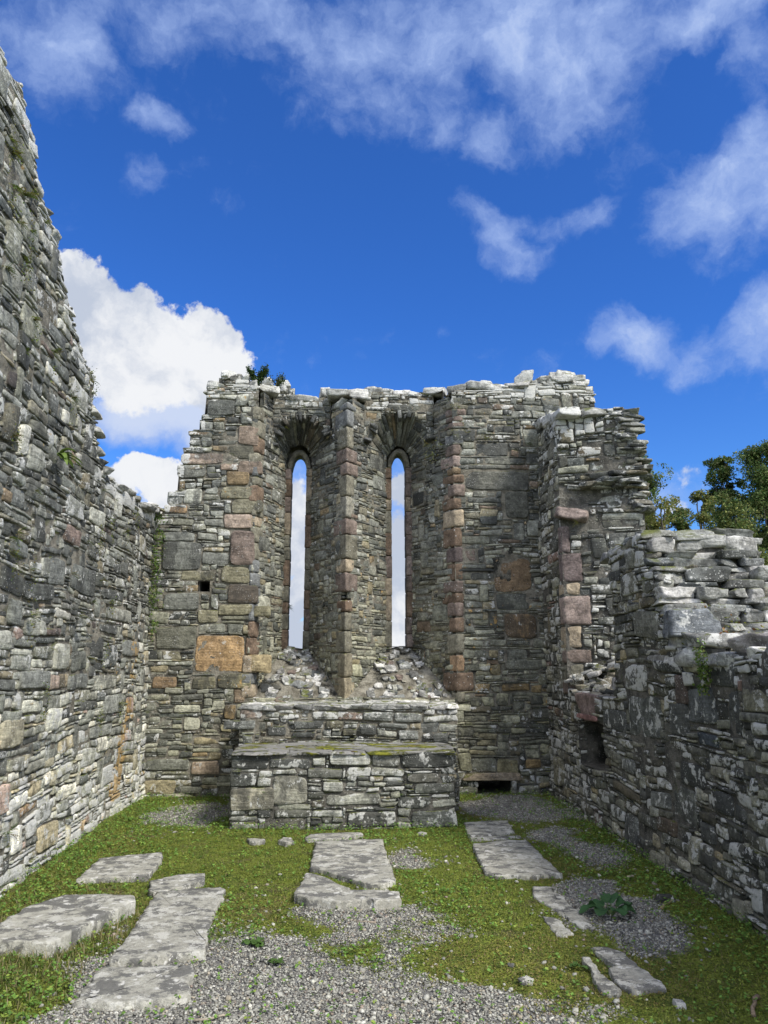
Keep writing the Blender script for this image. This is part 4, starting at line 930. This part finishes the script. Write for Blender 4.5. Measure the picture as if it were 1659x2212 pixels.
# ================================================================== PLANTS
def frond(B, base, az, L, lift, droop, cols, w=.025, nl=9):
    """a fern frond: arching rib with paired leaflets"""
    d = np.array([math.cos(az), math.sin(az)]); s = np.array([-d[1], d[0]]); prev = None
    c = np.array(random.choice(cols))*random.uniform(.75, 1.2); V, Q = [], []
    for k in range(nl):
        t = (k+1)/nl; r = L*t*math.cos(lift); z_ = L*(t*math.sin(lift)-droop*t*t); p = np.array([base[0]+d[0]*r, base[1]+d[1]*r, base[2]+z_])
        ww = w*math.sin(math.pi*min(1, t*.85+.12))+.002
        for sg in (-1, 1):
            tip = p+np.array([s[0]*sg*ww+d[0]*ww*.5, s[1]*sg*ww+d[1]*ww*.5, -ww*.25]); hw = L/nl*.42
            i0 = len(V); mid = (p+tip)/2; dd = np.array([d[0], d[1], 0])*hw
            V += [p, mid-dd, tip, mid+dd]; Q.append((i0, i0+1, i0+2, i0+3))
    B.add(np.array(V), q=Q, c=c)
FG = [(.12,.17,.03), (.17,.2,.04), (.08,.13,.03), (.2,.2,.06), (.16,.13,.04)]
def tuft(B, p, nrm, size, cols=FG, n=9):
    a0 = math.atan2(nrm[1], nrm[0])
    for k in range(n): frond(B, p, a0+random.uniform(-1.3, 1.3), size*random.uniform(.6, 1.1), random.uniform(-.3, 1.0), random.uniform(.2, .9), cols, w=size*.2, nl=7)
def creeper(B, c, nrm, rx, rz, n_, cols, s=.02, thick=.03):
    """small leaves hugging a wall face, centre c"""
    nrm = np.array(nrm, float); t = np.array([-nrm[1], nrm[0], 0.]); a = rng.normal(0, .45, n_)*rx; h = rng.normal(0, .45, n_)*rz
    P = np.array(c)+t*a[:, None]+np.array([0, 0, 1])*h[:, None]+nrm*(rng.random(n_)*thick+.02)[:, None]
    keep = fbm(P*9, 171, 2) > -.15; P = P[keep]; m_ = len(P)
    e1 = rng.normal(0, 1, (m_, 3)); e1 /= np.linalg.norm(e1, axis=1)[:, None]; e2 = np.cross(e1, rng.normal(0, 1, (m_, 3))+nrm*2); e2 /= np.linalg.norm(e2, axis=1)[:, None]; sz = (rng.uniform(.6, 1.2, m_)*s)[:, None]
    V = np.stack([P-e1*sz*.5, P-e2*sz*.35, P+e1*sz*.5, P+e2*sz*.35], 1).reshape(-1, 3); C = np.array(cols)[rng.integers(0, len(cols), m_)]*rng.uniform(.7, 1.2, (m_, 1)); B.add(V, q=np.arange(m_*4).reshape(-1, 4), c=np.repeat(C, 4, 0))
GL = [(.09,.16,.03), (.13,.2,.04), (.17,.2,.05), (.06,.11,.02)]
# fine growth rooted in the joints of the walls: too many wisps to count
B = MB()
for (px_, py_) in [(10,330),(35,420),(30,480),(55,500),(85,480),(45,560),(70,690),(110,760),(200,820),(20,940),(150,860),(225,1060),(240,1120),(215,1150),(195,1170),(25,1190),(60,1230),(120,1150),(300,1110),(280,1150),(255,1080),(15,1160),(160,1240),(215,1255),(170,1330),(60,1330),(330,1180),(340,1250),(205,1300),(110,1400),(240,1300),(300,1420),(90,1500),(215,1540),(15,1800),(190,1420),(40,760),(5,580),(70,1060),(35,1150),(270,1520),(230,1400),(20,400),(60,420),(18,300)]:
    p = onX(px_+random.uniform(-6, 6), py_, -2.45)
    if p[2] > topN(p[1])-.05: p[2] = float(topN(p[1]))-.1
    p[0] = faceN(p[1])+.03
    tuft(B, p, (1, 0), random.uniform(.06, .13), n=random.randint(5, 9))
    if random.random() < .6: creeper(B, p-np.array([0, 0, .08]), (1, 0, 0), .12, .2, 90, FG, .018, .03)
for (px_, py_) in [(500,980),(870,845),(990,880),(1000,920),(985,940),(925,960),(930,985),(620,925),(655,880),(405,1140),(700,1080),(1010,935),(1050,945),(950,960),(470,840),(915,850)]:
    p = onY(px_, py_, YE-.03); tuft(B, p, (0, -1), random.uniform(.05, .09), n=6)
    if py_ > 870 and px_ > 900: creeper(B, p, (0, -1, 0), .12, .1, 70, [(.2,.2,.06), (.14,.16,.04)], .015, .03)
for (px_, py_) in [(1310,1430),(1330,1450),(1300,1475),(1150,960),(1165,1010),(1350,1180),(1400,1250),(1420,1500),(1560,1600),(1250,1130)]:
    p = onX(px_, py_, XS-.02); tuft(B, p, (-1, 0), random.uniform(.06, .12), n=7)
for k in range(120):   # along ledge and altar joints
    x = random.uniform(-1.2, 1.2); y, z_ = random.choice([(9.2, random.uniform(.8, 1.1)), (9.2, 1.17), (8.18, random.uniform(.1, .6)), (10.25, 1.2), (8.17, .02), (8.17, .03)])
    if random.random() < .55: tuft(B, (x, y-.01, z_), (0, -1), random.uniform(.025, .06), GL, n=5)
tag(B.build('wall_growth', [M_LEAF]), 'wisps of fern and moss growing out of the wall joints', 'wall plants', kind='stuff')

def plant(name, label, cat, fn, mats=None):
    B = MB(); fn(B); o = B.build(name, mats or [M_LEAF]); tag(o, label, cat); return o
def leafblade(B, base, az, L, W, lift, col, nseg=6, curl=.5, round_=False):
    d = np.array([math.cos(az), math.sin(az), 0]); s = np.array([-d[1], d[0], 0]); V = []
    for k in range(nseg+1):
        t = k/nseg; c = np.array(base)+d*L*t*math.cos(lift)+np.array([0, 0, L*(t*math.sin(lift)-curl*t*t)])
        w = W*(math.sin(math.pi*(t*.96+.02))**(.45 if round_ else .8)); wz = .12*w*math.sin(t*9)
        V += [c-s*w/2+np.array([0, 0, w*.18+wz]), c, c+s*w/2+np.array([0, 0, w*.18-wz])]
    Q = []
    for k in range(nseg):
        i = k*3; Q += [(i, i+1, i+4, i+3), (i+1, i+2, i+5, i+4)]
    B.add(np.array(V), q=Q, c=np.array(col)*random.uniform(.8, 1.2))
# broad fern on the left wall
p = onX(125, 985, -2.42); rt = empty('wall_fern', 'broad leaved fern rosette high on the left wall', 'fern', loc=tuple(p))
for k in range(12):
    B = MB(); leafblade(B, (0, 0, 0), random.uniform(-1.2, 1.2), random.uniform(.14, .24), .05, random.uniform(-.2, 1.1), (.15, .22, .05), curl=.6); B.build('frond', [M_LEAF], rt, local=True)
def f2(B):
    for (px_, py_, r1, r2, n_) in ((342,1120,.12,.12,150),(345,1160,.1,.25,240),(340,1220,.1,.25,240),(336,1290,.1,.3,260),(334,1350,.07,.2,120)):
        c = onY(px_, py_, YE-.05); creeper(B, c, (0, -1, 0), r1, r2, n_, GL, .028, .09)
plant('wall_creeper', 'green creeper hanging down the corner of the left wall and end wall', 'creeper', f2)
def shrub(px_, py_, Yd, H_, n_, cols, spread, s):
    def f(B):
        p = onY(px_, py_, Yd)
        for k in range(7):
            az = random.uniform(0, 6.28); L = H_*random.uniform(.5, 1.); sp_ = random.uniform(.1, spread); q0 = np.array(p, float)
            tip = q0+np.array([math.cos(az)*sp_, math.sin(az)*sp_*.6, L])
            for j in range(6):
                t0, t1 = j/6, (j+1)/6; a_ = q0+(tip-q0)*t0; b2_ = q0+(tip-q0)*t1; w = .004*(1-t0)+.0015
                B.add([a_-[w, 0, 0], a_+[w, 0, 0], b2_+[w*.8, 0, 0], b2_-[w*.8, 0, 0]], q=[(0, 1, 2, 3)], c=(.05, .04, .03))
            m_ = n_//7; t = rng.random(m_)**.6; C0 = q0+(tip-q0)*t[:, None]+rng.normal(0, .022, (m_, 3)); V, Q, C = leaves(C0[:, 0], C0[:, 1], C0[:, 2], s*.7, s*1.3, np.array(cols), 1.); B.add(V, q=Q, c=C)
    return f
plant('wall_shrub', 'small dark leafy shrub rooted on top of the end wall left of the windows', 'shrub', shrub(556, 832, 10.36, .27, 1500, [(.04,.08,.02), (.06,.1,.03), (.03,.06,.015)], .17, .026))
plant('wall_shrub', 'little trailing shrub beside the leafier one on the end wall head', 'shrub', shrub(598, 834, 10.36, .17, 600, [(.05,.08,.02), (.1,.12,.03)], .1, .02))
def f3(B):
    for (px_, py_) in ((631, 1312),):
        p = onY(px_, py_, 11.2); p[0] = -.85; p[1] = 11.18
        for k in range(12): frond(B, p, random.uniform(-.5, .9), random.uniform(.06, .11), random.uniform(-.3, .9), .4, [(.05,.1,.02)], w=.02)
plant('slit_fern', 'tiny dark fern on the left edge of the left window slit', 'fern', f3)
def f4(B):
    c = onX(1425, 1510, XS-.03); 
    for (px_, py_, n_) in ((1530,1450,190),(1535,1480,160),(1528,1420,120)): creeper(B, onX(px_, py_, XS-.03), (-1, 0, 0), .12, .13, n_, GL, .025, .05)
plant('wall_creeper', 'small creeper on the right wall face below the stepped stones', 'creeper', f4)
def f5(B):
    for k in range(9):
        x, y, z_ = XS+random.uniform(.1, .85), random.uniform(5.55, 6.05), 1.76
        P = rng.normal(0, 1, (110, 3))*[.09, .07, .04]+[x, y, z_+.03]; V, Q, C = leaves(P[:, 0], P[:, 1], P[:, 2], .018, .036, np.array([(.2,.22,.05), (.14,.19,.04), (.25,.24,.06), (.2,.1,.04)]), .7); B.add(V, q=Q, c=C)
    for (x, y, z_) in ((XS+.35, 6.22, 2.03), (XS+.28, 6.2, 2.0), (XS+.5, 6.1, 1.9)):
        P = rng.normal(0, 1, (150, 3))*[.07, .06, .05]+[x, y, z_]; V, Q, C = leaves(P[:, 0], P[:, 1], P[:, 2], .018, .032, np.array([(.22,.23,.05), (.16,.2,.04), (.26,.14,.05)]), .7); B.add(V, q=Q, c=C)
plant('ledge_plants', 'yellow green leafy growth on the stepped stones of the right wall', 'plant', f5)
c = onZ(*kr(985, 560), 0.); rt = empty('broadleaf_plant', 'dark green broad leaved plant on the gravel at lower right', 'plant', loc=tuple(c))
for az, L, W, lf in ((.2,.15,.15,.5),(1.2,.14,.13,.9),(2.3,.15,.14,.35),(3.1,.20,.13,.25),(3.9,.14,.13,.3),(5.0,.13,.14,.35),(5.8,.15,.15,.3),(1.7,.1,.1,1.2)):
    B = MB(); L *= .78; W *= .8; b0 = np.array([math.cos(az)*.05, math.sin(az)*.04, .05+.03*math.sin(lf)]); leafblade(B, b0, az, L, W, lf, (.05, .115, .04), nseg=8, curl=.45, round_=True)
    B.add([[-.004, 0, 0], [.004, 0, 0], b0+[.004, 0, 0], b0-[.004, 0, 0]], q=[(0, 1, 2, 3)], c=(.1, .14, .05)); B.build('leaf', [M_LEAF], rt, local=True)
for (K, px_, py_, lab, sc_) in ((kg, 1035, 650, 'spreading small green weed in the gravel nearest the longest slab', 1.), (kg, 1122, 725, 'little dark weed in the middle of the gravel', .7), (kr, 835, 778, 'small broad leaved seedling in moss left of the ragged slab strip', .6)):
    def f7(B, K=K, px_=px_, py_=py_, sc_=sc_):
        c = onZ(*K(px_, py_), 0.)
        for k in range(11): leafblade(B, c+np.array([random.uniform(-.05, .05)*sc_, random.uniform(-.02, .02), .012]), random.uniform(0, 6.28), .08*sc_*random.uniform(.6, 1.1), .045*sc_, random.uniform(.1, .7), (.07, .13, .03), curl=.4, round_=True)
    plant('small_weed', lab, 'weed', f7)
# sticks
def stick(pts, r, lab, col):
    B = MB(); pts = np.array(pts); n_ = 8; rings = []
    for i, p in enumerate(pts):
        d = pts[min(i+1, len(pts)-1)]-pts[max(i-1, 0)]; d /= np.linalg.norm(d); u = np.cross(d, [0, 0, 1]); u /= np.linalg.norm(u); v = np.cross(u, d); rr = r*(1.15 if i in (0, len(pts)-1) else random.uniform(.8, 1.05))
        rings.append([p+(u*math.cos(a)+v*math.sin(a))*rr for a in np.linspace(0, 6.283, n_, endpoint=False)])
    V = np.array(rings).reshape(-1, 3); Q = [(i*n_+k, i*n_+(k+1) % n_, (i+1)*n_+(k+1) % n_, (i+1)*n_+k) for i in range(len(pts)-1) for k in range(n_)]
    e = len(V); V = np.concatenate([V, [pts[0], pts[-1]]]); T = [((k+1) % n_, k, e) for k in range(n_)]+[(e-1-n_+1+k-0, e-n_+(k+1) % n_, e+1) for k in range(n_)]
    V = V+np.stack([vn(V*60, 181), vn(V*60, 182), vn(V*60, 183)], -1)*r*.25; B.add(V, q=Q, t=T, c=col)
    tag(B.build('stick', [M_PEB]), lab, 'stick')
def seg(K, L, h=.012): return [onZ(*K(x, y), h) for x, y in L]
stick(seg(kr, [(1203,518),(1218,505),(1235,497),(1250,484)]), .008, 'short pale stick on gravel behind the broad leaved plant', (.36,.27,.16))
stick(seg(kr, [(1598,978),(1594,950),(1604,925),(1600,905),(1618,898)]), .011, 'forked brown stick in moss at the right edge of the picture', (.24,.18,.12))
stick(seg(kr, [(1058,386),(1070,381),(1084,382)]), .009, 'stubby cream stick lying in the clover below the right wall', (.42,.36,.26))
stick(seg(kr, [(645,204),(665,205),(684,208)]), .009, 'grey twig beside the square slab right of the altar', (.3,.25,.19))
stick(seg(kg, [(1452,548),(1490,549),(1535,553)]), .006, 'thin twig on gravel below the centre slab', (.26,.22,.17))
stick(seg(kg, [(790,952),(850,948),(905,932),(940,928)]), .006, 'thin pale twig on gravel at the bottom edge of the picture', (.3,.26,.2))
B = MB(); p = onZ(*kr(1215, 478), .02); rock(B, p, (.13, .07, .06), rot=.1, col=(.06,.06,.055), p=8); tag(B.build('loose_stone', [M_S]), 'dark square stone behind the short pale stick', 'stone', 'loose stones on the floor')
for (px_, py_, s_, lab) in ((615,832,.05,'pale loose stone in gravel left of the ragged slab strip'), (1280,930,.05,'mossy grey lump at the lower right in the moss'), (180,202,.06,'pale loose stone in moss at the altar foot'), (560,760,.035,'small white pebble where moss meets the gravel')):
    B = MB(); rock(B, onZ(*kr(px_, py_), s_*.2), (s_*1.3, s_, s_*.6), rot=random.uniform(0, 3), col=(.33,.32,.29)); tag(B.build('loose_stone', [M_SLAB]), lab, 'stone', 'loose stones on the floor')

# ================================================================== TREES
M_BARK, nt, b = newmat('bark'); n = N(nt); geo = nt.nodes.new('ShaderNodeNewGeometry'); nt.links.new(n.mix(n.noise(geo.outputs['Position'], 6, 6), (.05, .045, .035), (.16, .14, .11)), b.inputs['Base Color'])
def limb(B, p0, p1, r0, r1, n_=7, wob=.12, seg_=6):
    p0, p1 = np.array(p0, float), np.array(p1, float); L = np.linalg.norm(p1-p0); rings = []; cpts = []
    ph = rng.uniform(0, 9, 3)
    for k in range(seg_+1):
        t = k/seg_; c = p0+(p1-p0)*t+np.sin(ph+t*5)*wob*L*.25*t*(1.2-t); r = r0+(r1-r0)*t; cpts.append(c)
        rings.append([c+[math.cos(a)*r, math.sin(a)*r, 0] for a in np.linspace(0, 6.283, n_, endpoint=False)])
    V = np.array(rings).reshape(-1, 3); Q = [(i*n_+k, i*n_+(k+1) % n_, (i+1)*n_+(k+1) % n_, (i+1)*n_+k) for i in range(seg_) for k in range(n_)]
    B.add(V, q=Q); return cpts
def tree(px_, dist, top_y, rad_px, base_crown_y, label, cols, nleaf, clumps):
    c = onY(px_, 1300, dist); ztop = onY(px_, top_y, dist)[2]; zlow = onY(px_, base_crown_y, dist)[2]; rad = rad_px/F*dist
    root = empty('tree', label, 'tree', 'trees beyond the walls', (c[0], c[1], 0))
    off = np.array([c[0], c[1], 0]); B = MB(); limb(B, (0, 0, -.2), (.1, 0, ztop*.8), ztop*.022, .04, seg_=9); ends = []
    for k in range(clumps):
        az = rng.uniform(0, 6.28); hz = zlow+(ztop-zlow)*(k+.6)/clumps; rr = rad*math.sqrt(max(.08, 1-((hz-(zlow+(ztop-zlow)*.42))/((ztop-zlow)*.62))**2))*rng.uniform(.35, .95)
        e = np.array([math.cos(az)*rr, math.sin(az)*rr, hz]); limb(B, (.05, 0, hz*.72), e, .05, .015, 5, .3, 5); ends.append(e)
        for q_ in range(2):
            e2 = e+rng.normal(0, rad*.2, 3); limb(B, e*.7+[0, 0, hz*.28], e2, .02, .008, 4, .3, 3); ends.append(e2)
    o = B.build('trunk', [M_BARK], root, local=True)
    B = MB(); per = nleaf//len(ends)
    for e in ends:
        r_ = rad*rng.uniform(.3, .52); m_ = int(per*rng.uniform(.6, 1.4)); u = rng.normal(0, 1, (m_, 3)); u /= np.linalg.norm(u, axis=1)[:, None]; P = e+u*(r_*rng.random((m_, 1))**.45)*[1, 1, .75]
        k_ = fbm(P*1.9, 191, 3) > -.10; P = P[k_]; s = .085*dist/28
        V, Q, C = leaves(P[:, 0], P[:, 1], P[:, 2], s*.6, s*1.3, np.array(cols)*rng.uniform(.8, 1.2), 1.0); B.add(V, q=Q, c=C)
    B.build('crown', [M_LEAF], root, local=True)
DG = [(.06,.11,.03), (.085,.14,.04), (.12,.165,.05), (.13,.145,.05)]; YG = [(.17,.19,.05), (.22,.23,.065), (.13,.16,.04), (.24,.21,.07)]
tree(1412, 27, 992, 66, 1380, 'slim airy green tree just right of the tall broken wall stump', DG+YG[:1], 47880, 30)
tree(1440, 24, 1085, 72, 1380, 'low yellow green bushy tree in front of the slim airy tree', YG, 41040, 27)
tree(1522, 27, 1068, 50, 1380, 'small round yellow green tree in the middle of the gap between taller trees', YG+DG[2:], 34200, 24)
tree(1592, 30, 1000, 50, 1380, 'dark green tree with uneven crown left of the tree at the picture edge', DG, 58140, 33)
tree(1680, 29, 975, 78, 1380, 'tall dense dark tree cut by the right edge of the picture', DG, 75240, 36)
tree(1600, 25, 1095, 75, 1380, 'low dark bushy tree with olive top behind the stepped wall', DG+YG[:2], 51300, 27)
tree(1760, 31, 960, 110, 1380, 'big dark tree standing beyond the right edge behind the wall', DG, 41040, 30)

# ================================================================== SKY, SUN, CAMERA
SUN_EL, SUN_DIR = R(46), np.array([.70, -.72])     # towards the sun: right of and behind the camera
W = bpy.data.worlds.new('World'); scene.world = W; W.use_nodes = True; nt = W.node_tree; nt.nodes.clear(); n = N(nt)
out = nt.nodes.new('ShaderNodeOutputWorld'); bg = nt.nodes.new('ShaderNodeBackground'); nt.links.new(bg.outputs[0], out.inputs[0]); bg.inputs[1].default_value = .096
tc0 = nt.nodes.new('ShaderNodeTexCoord'); sky = nt.nodes.new('ShaderNodeTexSky'); sky.sky_type = 'NISHITA'; sky.sun_disc = False; sky.sun_elevation = SUN_EL
sky.sun_rotation = math.atan2(SUN_DIR[0], SUN_DIR[1]); sky.air_density = 1.0; sky.dust_density = .25; sky.ozone_density = 3.0
skyc = n.vm('MULTIPLY', sky.outputs[0], n.mix(n.ss(n.vm('DOT_PRODUCT', tc0.outputs['Generated'], (0, 0, 1), 1), .45, .02), (.25, .60, 1.20), (.42, .74, 1.16)))
tc = nt.nodes.new('ShaderNodeTexCoord'); d = n.vm('NORMALIZE', tc.outputs['Generated'])
def blobs(vec, L):
    acc = None
    for (x, y, rx, ry, w, *rot) in L:
        c = ray(x, y); c = c/np.linalg.norm(c); r_ = np.cross(c, [0, 0, 1]); r_ /= np.linalg.norm(r_); u_ = np.cross(r_, c)
        a = rot[0] if rot else 0.; r2 = r_*math.cos(a)+u_*math.sin(a); u2 = -r_*math.sin(a)+u_*math.cos(a)
        foc = F/np.linalg.norm([(x-CX)/F, 1, (y-CY)/F]) ; foc = F*1.08
        ra, ua = tuple(r2*foc/rx), tuple(u2*foc/ry)
        A = n.vm('DOT_PRODUCT', vec, ra, 1); Bv = n.vm('DOT_PRODUCT', vec, ua, 1)
        s = n.math('ADD', n.math('MULTIPLY', A, A), n.math('MULTIPLY', Bv, Bv))
        front = n.math('GREATER_THAN', n.vm('DOT_PRODUCT', vec, tuple(c), 1), 0.)
        v = n.math('MULTIPLY', n.math('MULTIPLY', n.math('SUBTRACT', 1., n.math('MULTIPLY', s, .5), True), w), front)
        acc = v if acc is None else n.math('SMOOTH_MAX', acc, v)
        if hasattr(acc.node, 'inputs') and acc.node.operation == 'SMOOTH_MAX': acc.node.inputs[2].default_value = .15
    return acc
w1 = n.vm('SCALE', n.vm('SUBTRACT', n.noise(d, 7, 6, .62, True), (.5, .5, .5)), .10)
w2 = n.vm('SCALE', n.vm('SUBTRACT', n.noise(d, 22, 7, .62, True), (.5, .5, .5)), .055)
CUM = [(185,640,70,70,1.),(120,590,70,50,1.),(270,690,90,75,1.),(350,760,110,90,1.),(440,740,85,75,1.),(500,800,60,60,.9),(300,830,120,80,.9),(420,840,90,60,.8),(180,760,100,100,1.),(320,1020,75,50,1.),(370,1050,70,50,1.),(250,1060,70,60,.9),
       (645,1100,60,90,.8),(645,1200,60,70,.9),(860,1130,45,60,.6),(860,1050,40,50,.75),(860,1180,60,70,.9),(860,1260,60,60,.9),(640,1290,60,70,.9),(650,1390,90,50,.9),(860,1330,70,70,.95),(860,1400,80,50,1.),(640,1400,80,50,1.),(860,1240,50,30,.6),(520,1350,120,80,.9),(1000,1380,160,60,.9),(1480,1030,70,45,.55),(1450,1110,80,50,.5),(1300,1330,200,90,.8),(200,1300,250,120,.9)]
cm = blobs(n.vm('ADD', d, w2), CUM)
nz = n.noise(d, 26, 8, .6)
cum = n.ss(n.math('ADD', cm, n.math('ADD', n.math('MULTIPLY', n.math('SUBTRACT', nz, .5), .6), n.math('MULTIPLY', n.math('SUBTRACT', n.noise(d, 70, 6, .6), .5), .25))), .46, .64)
WIS = [(150,140,110,80,.75,-.6),(30,60,120,80,.7),(250,40,160,60,.6),(500,40,200,80,.95),(760,60,160,110,.8),(345,262,60,32,.7),(300,385,55,45,.62),(430,60,150,70,.85),(640,90,150,100,.85),(760,190,150,80,.75,-.3),(700,250,90,50,.55),(900,60,200,110,.95),(1060,60,180,110,1.),(1230,110,170,130,1.25),(1180,60,200,100,1.25),(1330,60,120,80,.95),
       (1180,240,120,90,.85,.4),(1060,290,80,50,.72,.9),(950,250,130,60,.62),(1540,20,130,50,.9),(1635,110,60,90,.85),(1070,515,110,60,1.05,-.5),(1070,560,50,45,.9),(1150,480,90,45,.85),(1250,465,90,38,.72,.35),(1130,420,60,40,.5),(1540,450,120,130,1.25),(1620,380,110,110,1.15),(1500,540,70,40,.7),(1600,300,90,60,.8),(1640,500,90,70,.95),
       (1370,745,100,62,1.05),(1500,760,80,65,1.),(1600,740,90,65,1.),(1660,700,60,60,.85),(400,890,130,90,2.4),(440,960,80,60,1.9),(300,900,120,70,2.0),(860,1080,60,160,.9),(645,1060,70,90,.9),(1470,1060,140,60,.8),(890,590,50,20,.45),(470,435,50,25,.45),(940,720,25,20,.42)]
wm = blobs(n.vm('ADD', d, w1), WIS)
nz2 = n.noise(n.vm('ADD', n.vm('MULTIPLY', d, (1, 1, 1.2)), w1), 6.5, 8, .62); nz3 = n.noise(n.vm('ADD', d, w1), 18, 7, .6)
dens = n.math('ADD', wm, n.math('ADD', n.math('MULTIPLY', n.math('SUBTRACT', nz2, .5), 2.1), n.math('MULTIPLY', n.math('SUBTRACT', nz3, .5), 1.3)))
wis = n.math('MULTIPLY', n.ss(dens, .25, 1.5), .95)
fill_clouds = n.math('MULTIPLY', n.ss(n.noise(d, 3.3, 7, .6), .42, .56), n.ss(n.vm('DOT_PRODUCT', d, (0, 1, 0), 1), .30, -.1))   # unseen clouds behind the camera, made extra bright as fill light for shadows
bright = n.mix(n.ss(n.noise(n.vm('ADD', d, w1), 8, 7, .6), .40, .62), (3.5, 3.9, 4.7), (5.8, 5.9, 6.1))
c = n.mix(n.math('MULTIPLY', wis, 1.), skyc, (2.6, 3.5, 5.8)); c = n.mix(n.ss(dens, 1.0, 1.9), c, (3.9, 4.5, 5.9)); c = n.mix(cum, c, bright); c = n.mix(n.math('MULTIPLY', fill_clouds, .9), c, (15., 15., 15.2))
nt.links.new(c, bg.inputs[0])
sun = bpy.data.objects.new('sun', bpy.data.lights.new('sun', 'SUN')); scene.collection.objects.link(sun); sun.data.energy = 3.0; sun.data.angle = R(14); sun.data.color = (1., .95, .86)
hd = SUN_DIR/np.linalg.norm(SUN_DIR)*math.cos(SUN_EL); sun.rotation_euler = Vector((hd[0], hd[1], math.sin(SUN_EL))).to_track_quat('Z', 'Y').to_euler()
cam = bpy.data.objects.new('camera', bpy.data.cameras.new('camera')); scene.collection.objects.link(cam); scene.camera = cam
cam.location = (0, 0, HC); cam.rotation_euler = (math.pi/2+PITCH, 0, -YAW); cam.data.sensor_fit = 'VERTICAL'; cam.data.sensor_height = 36; cam.data.lens = 36*F/2212; cam.data.clip_end = 3000; cam.data.clip_start = .05
scene.view_settings.view_transform = 'Standard'; scene.view_settings.look = 'None'; scene.view_settings.gamma = 1; scene.view_settings.exposure = .68
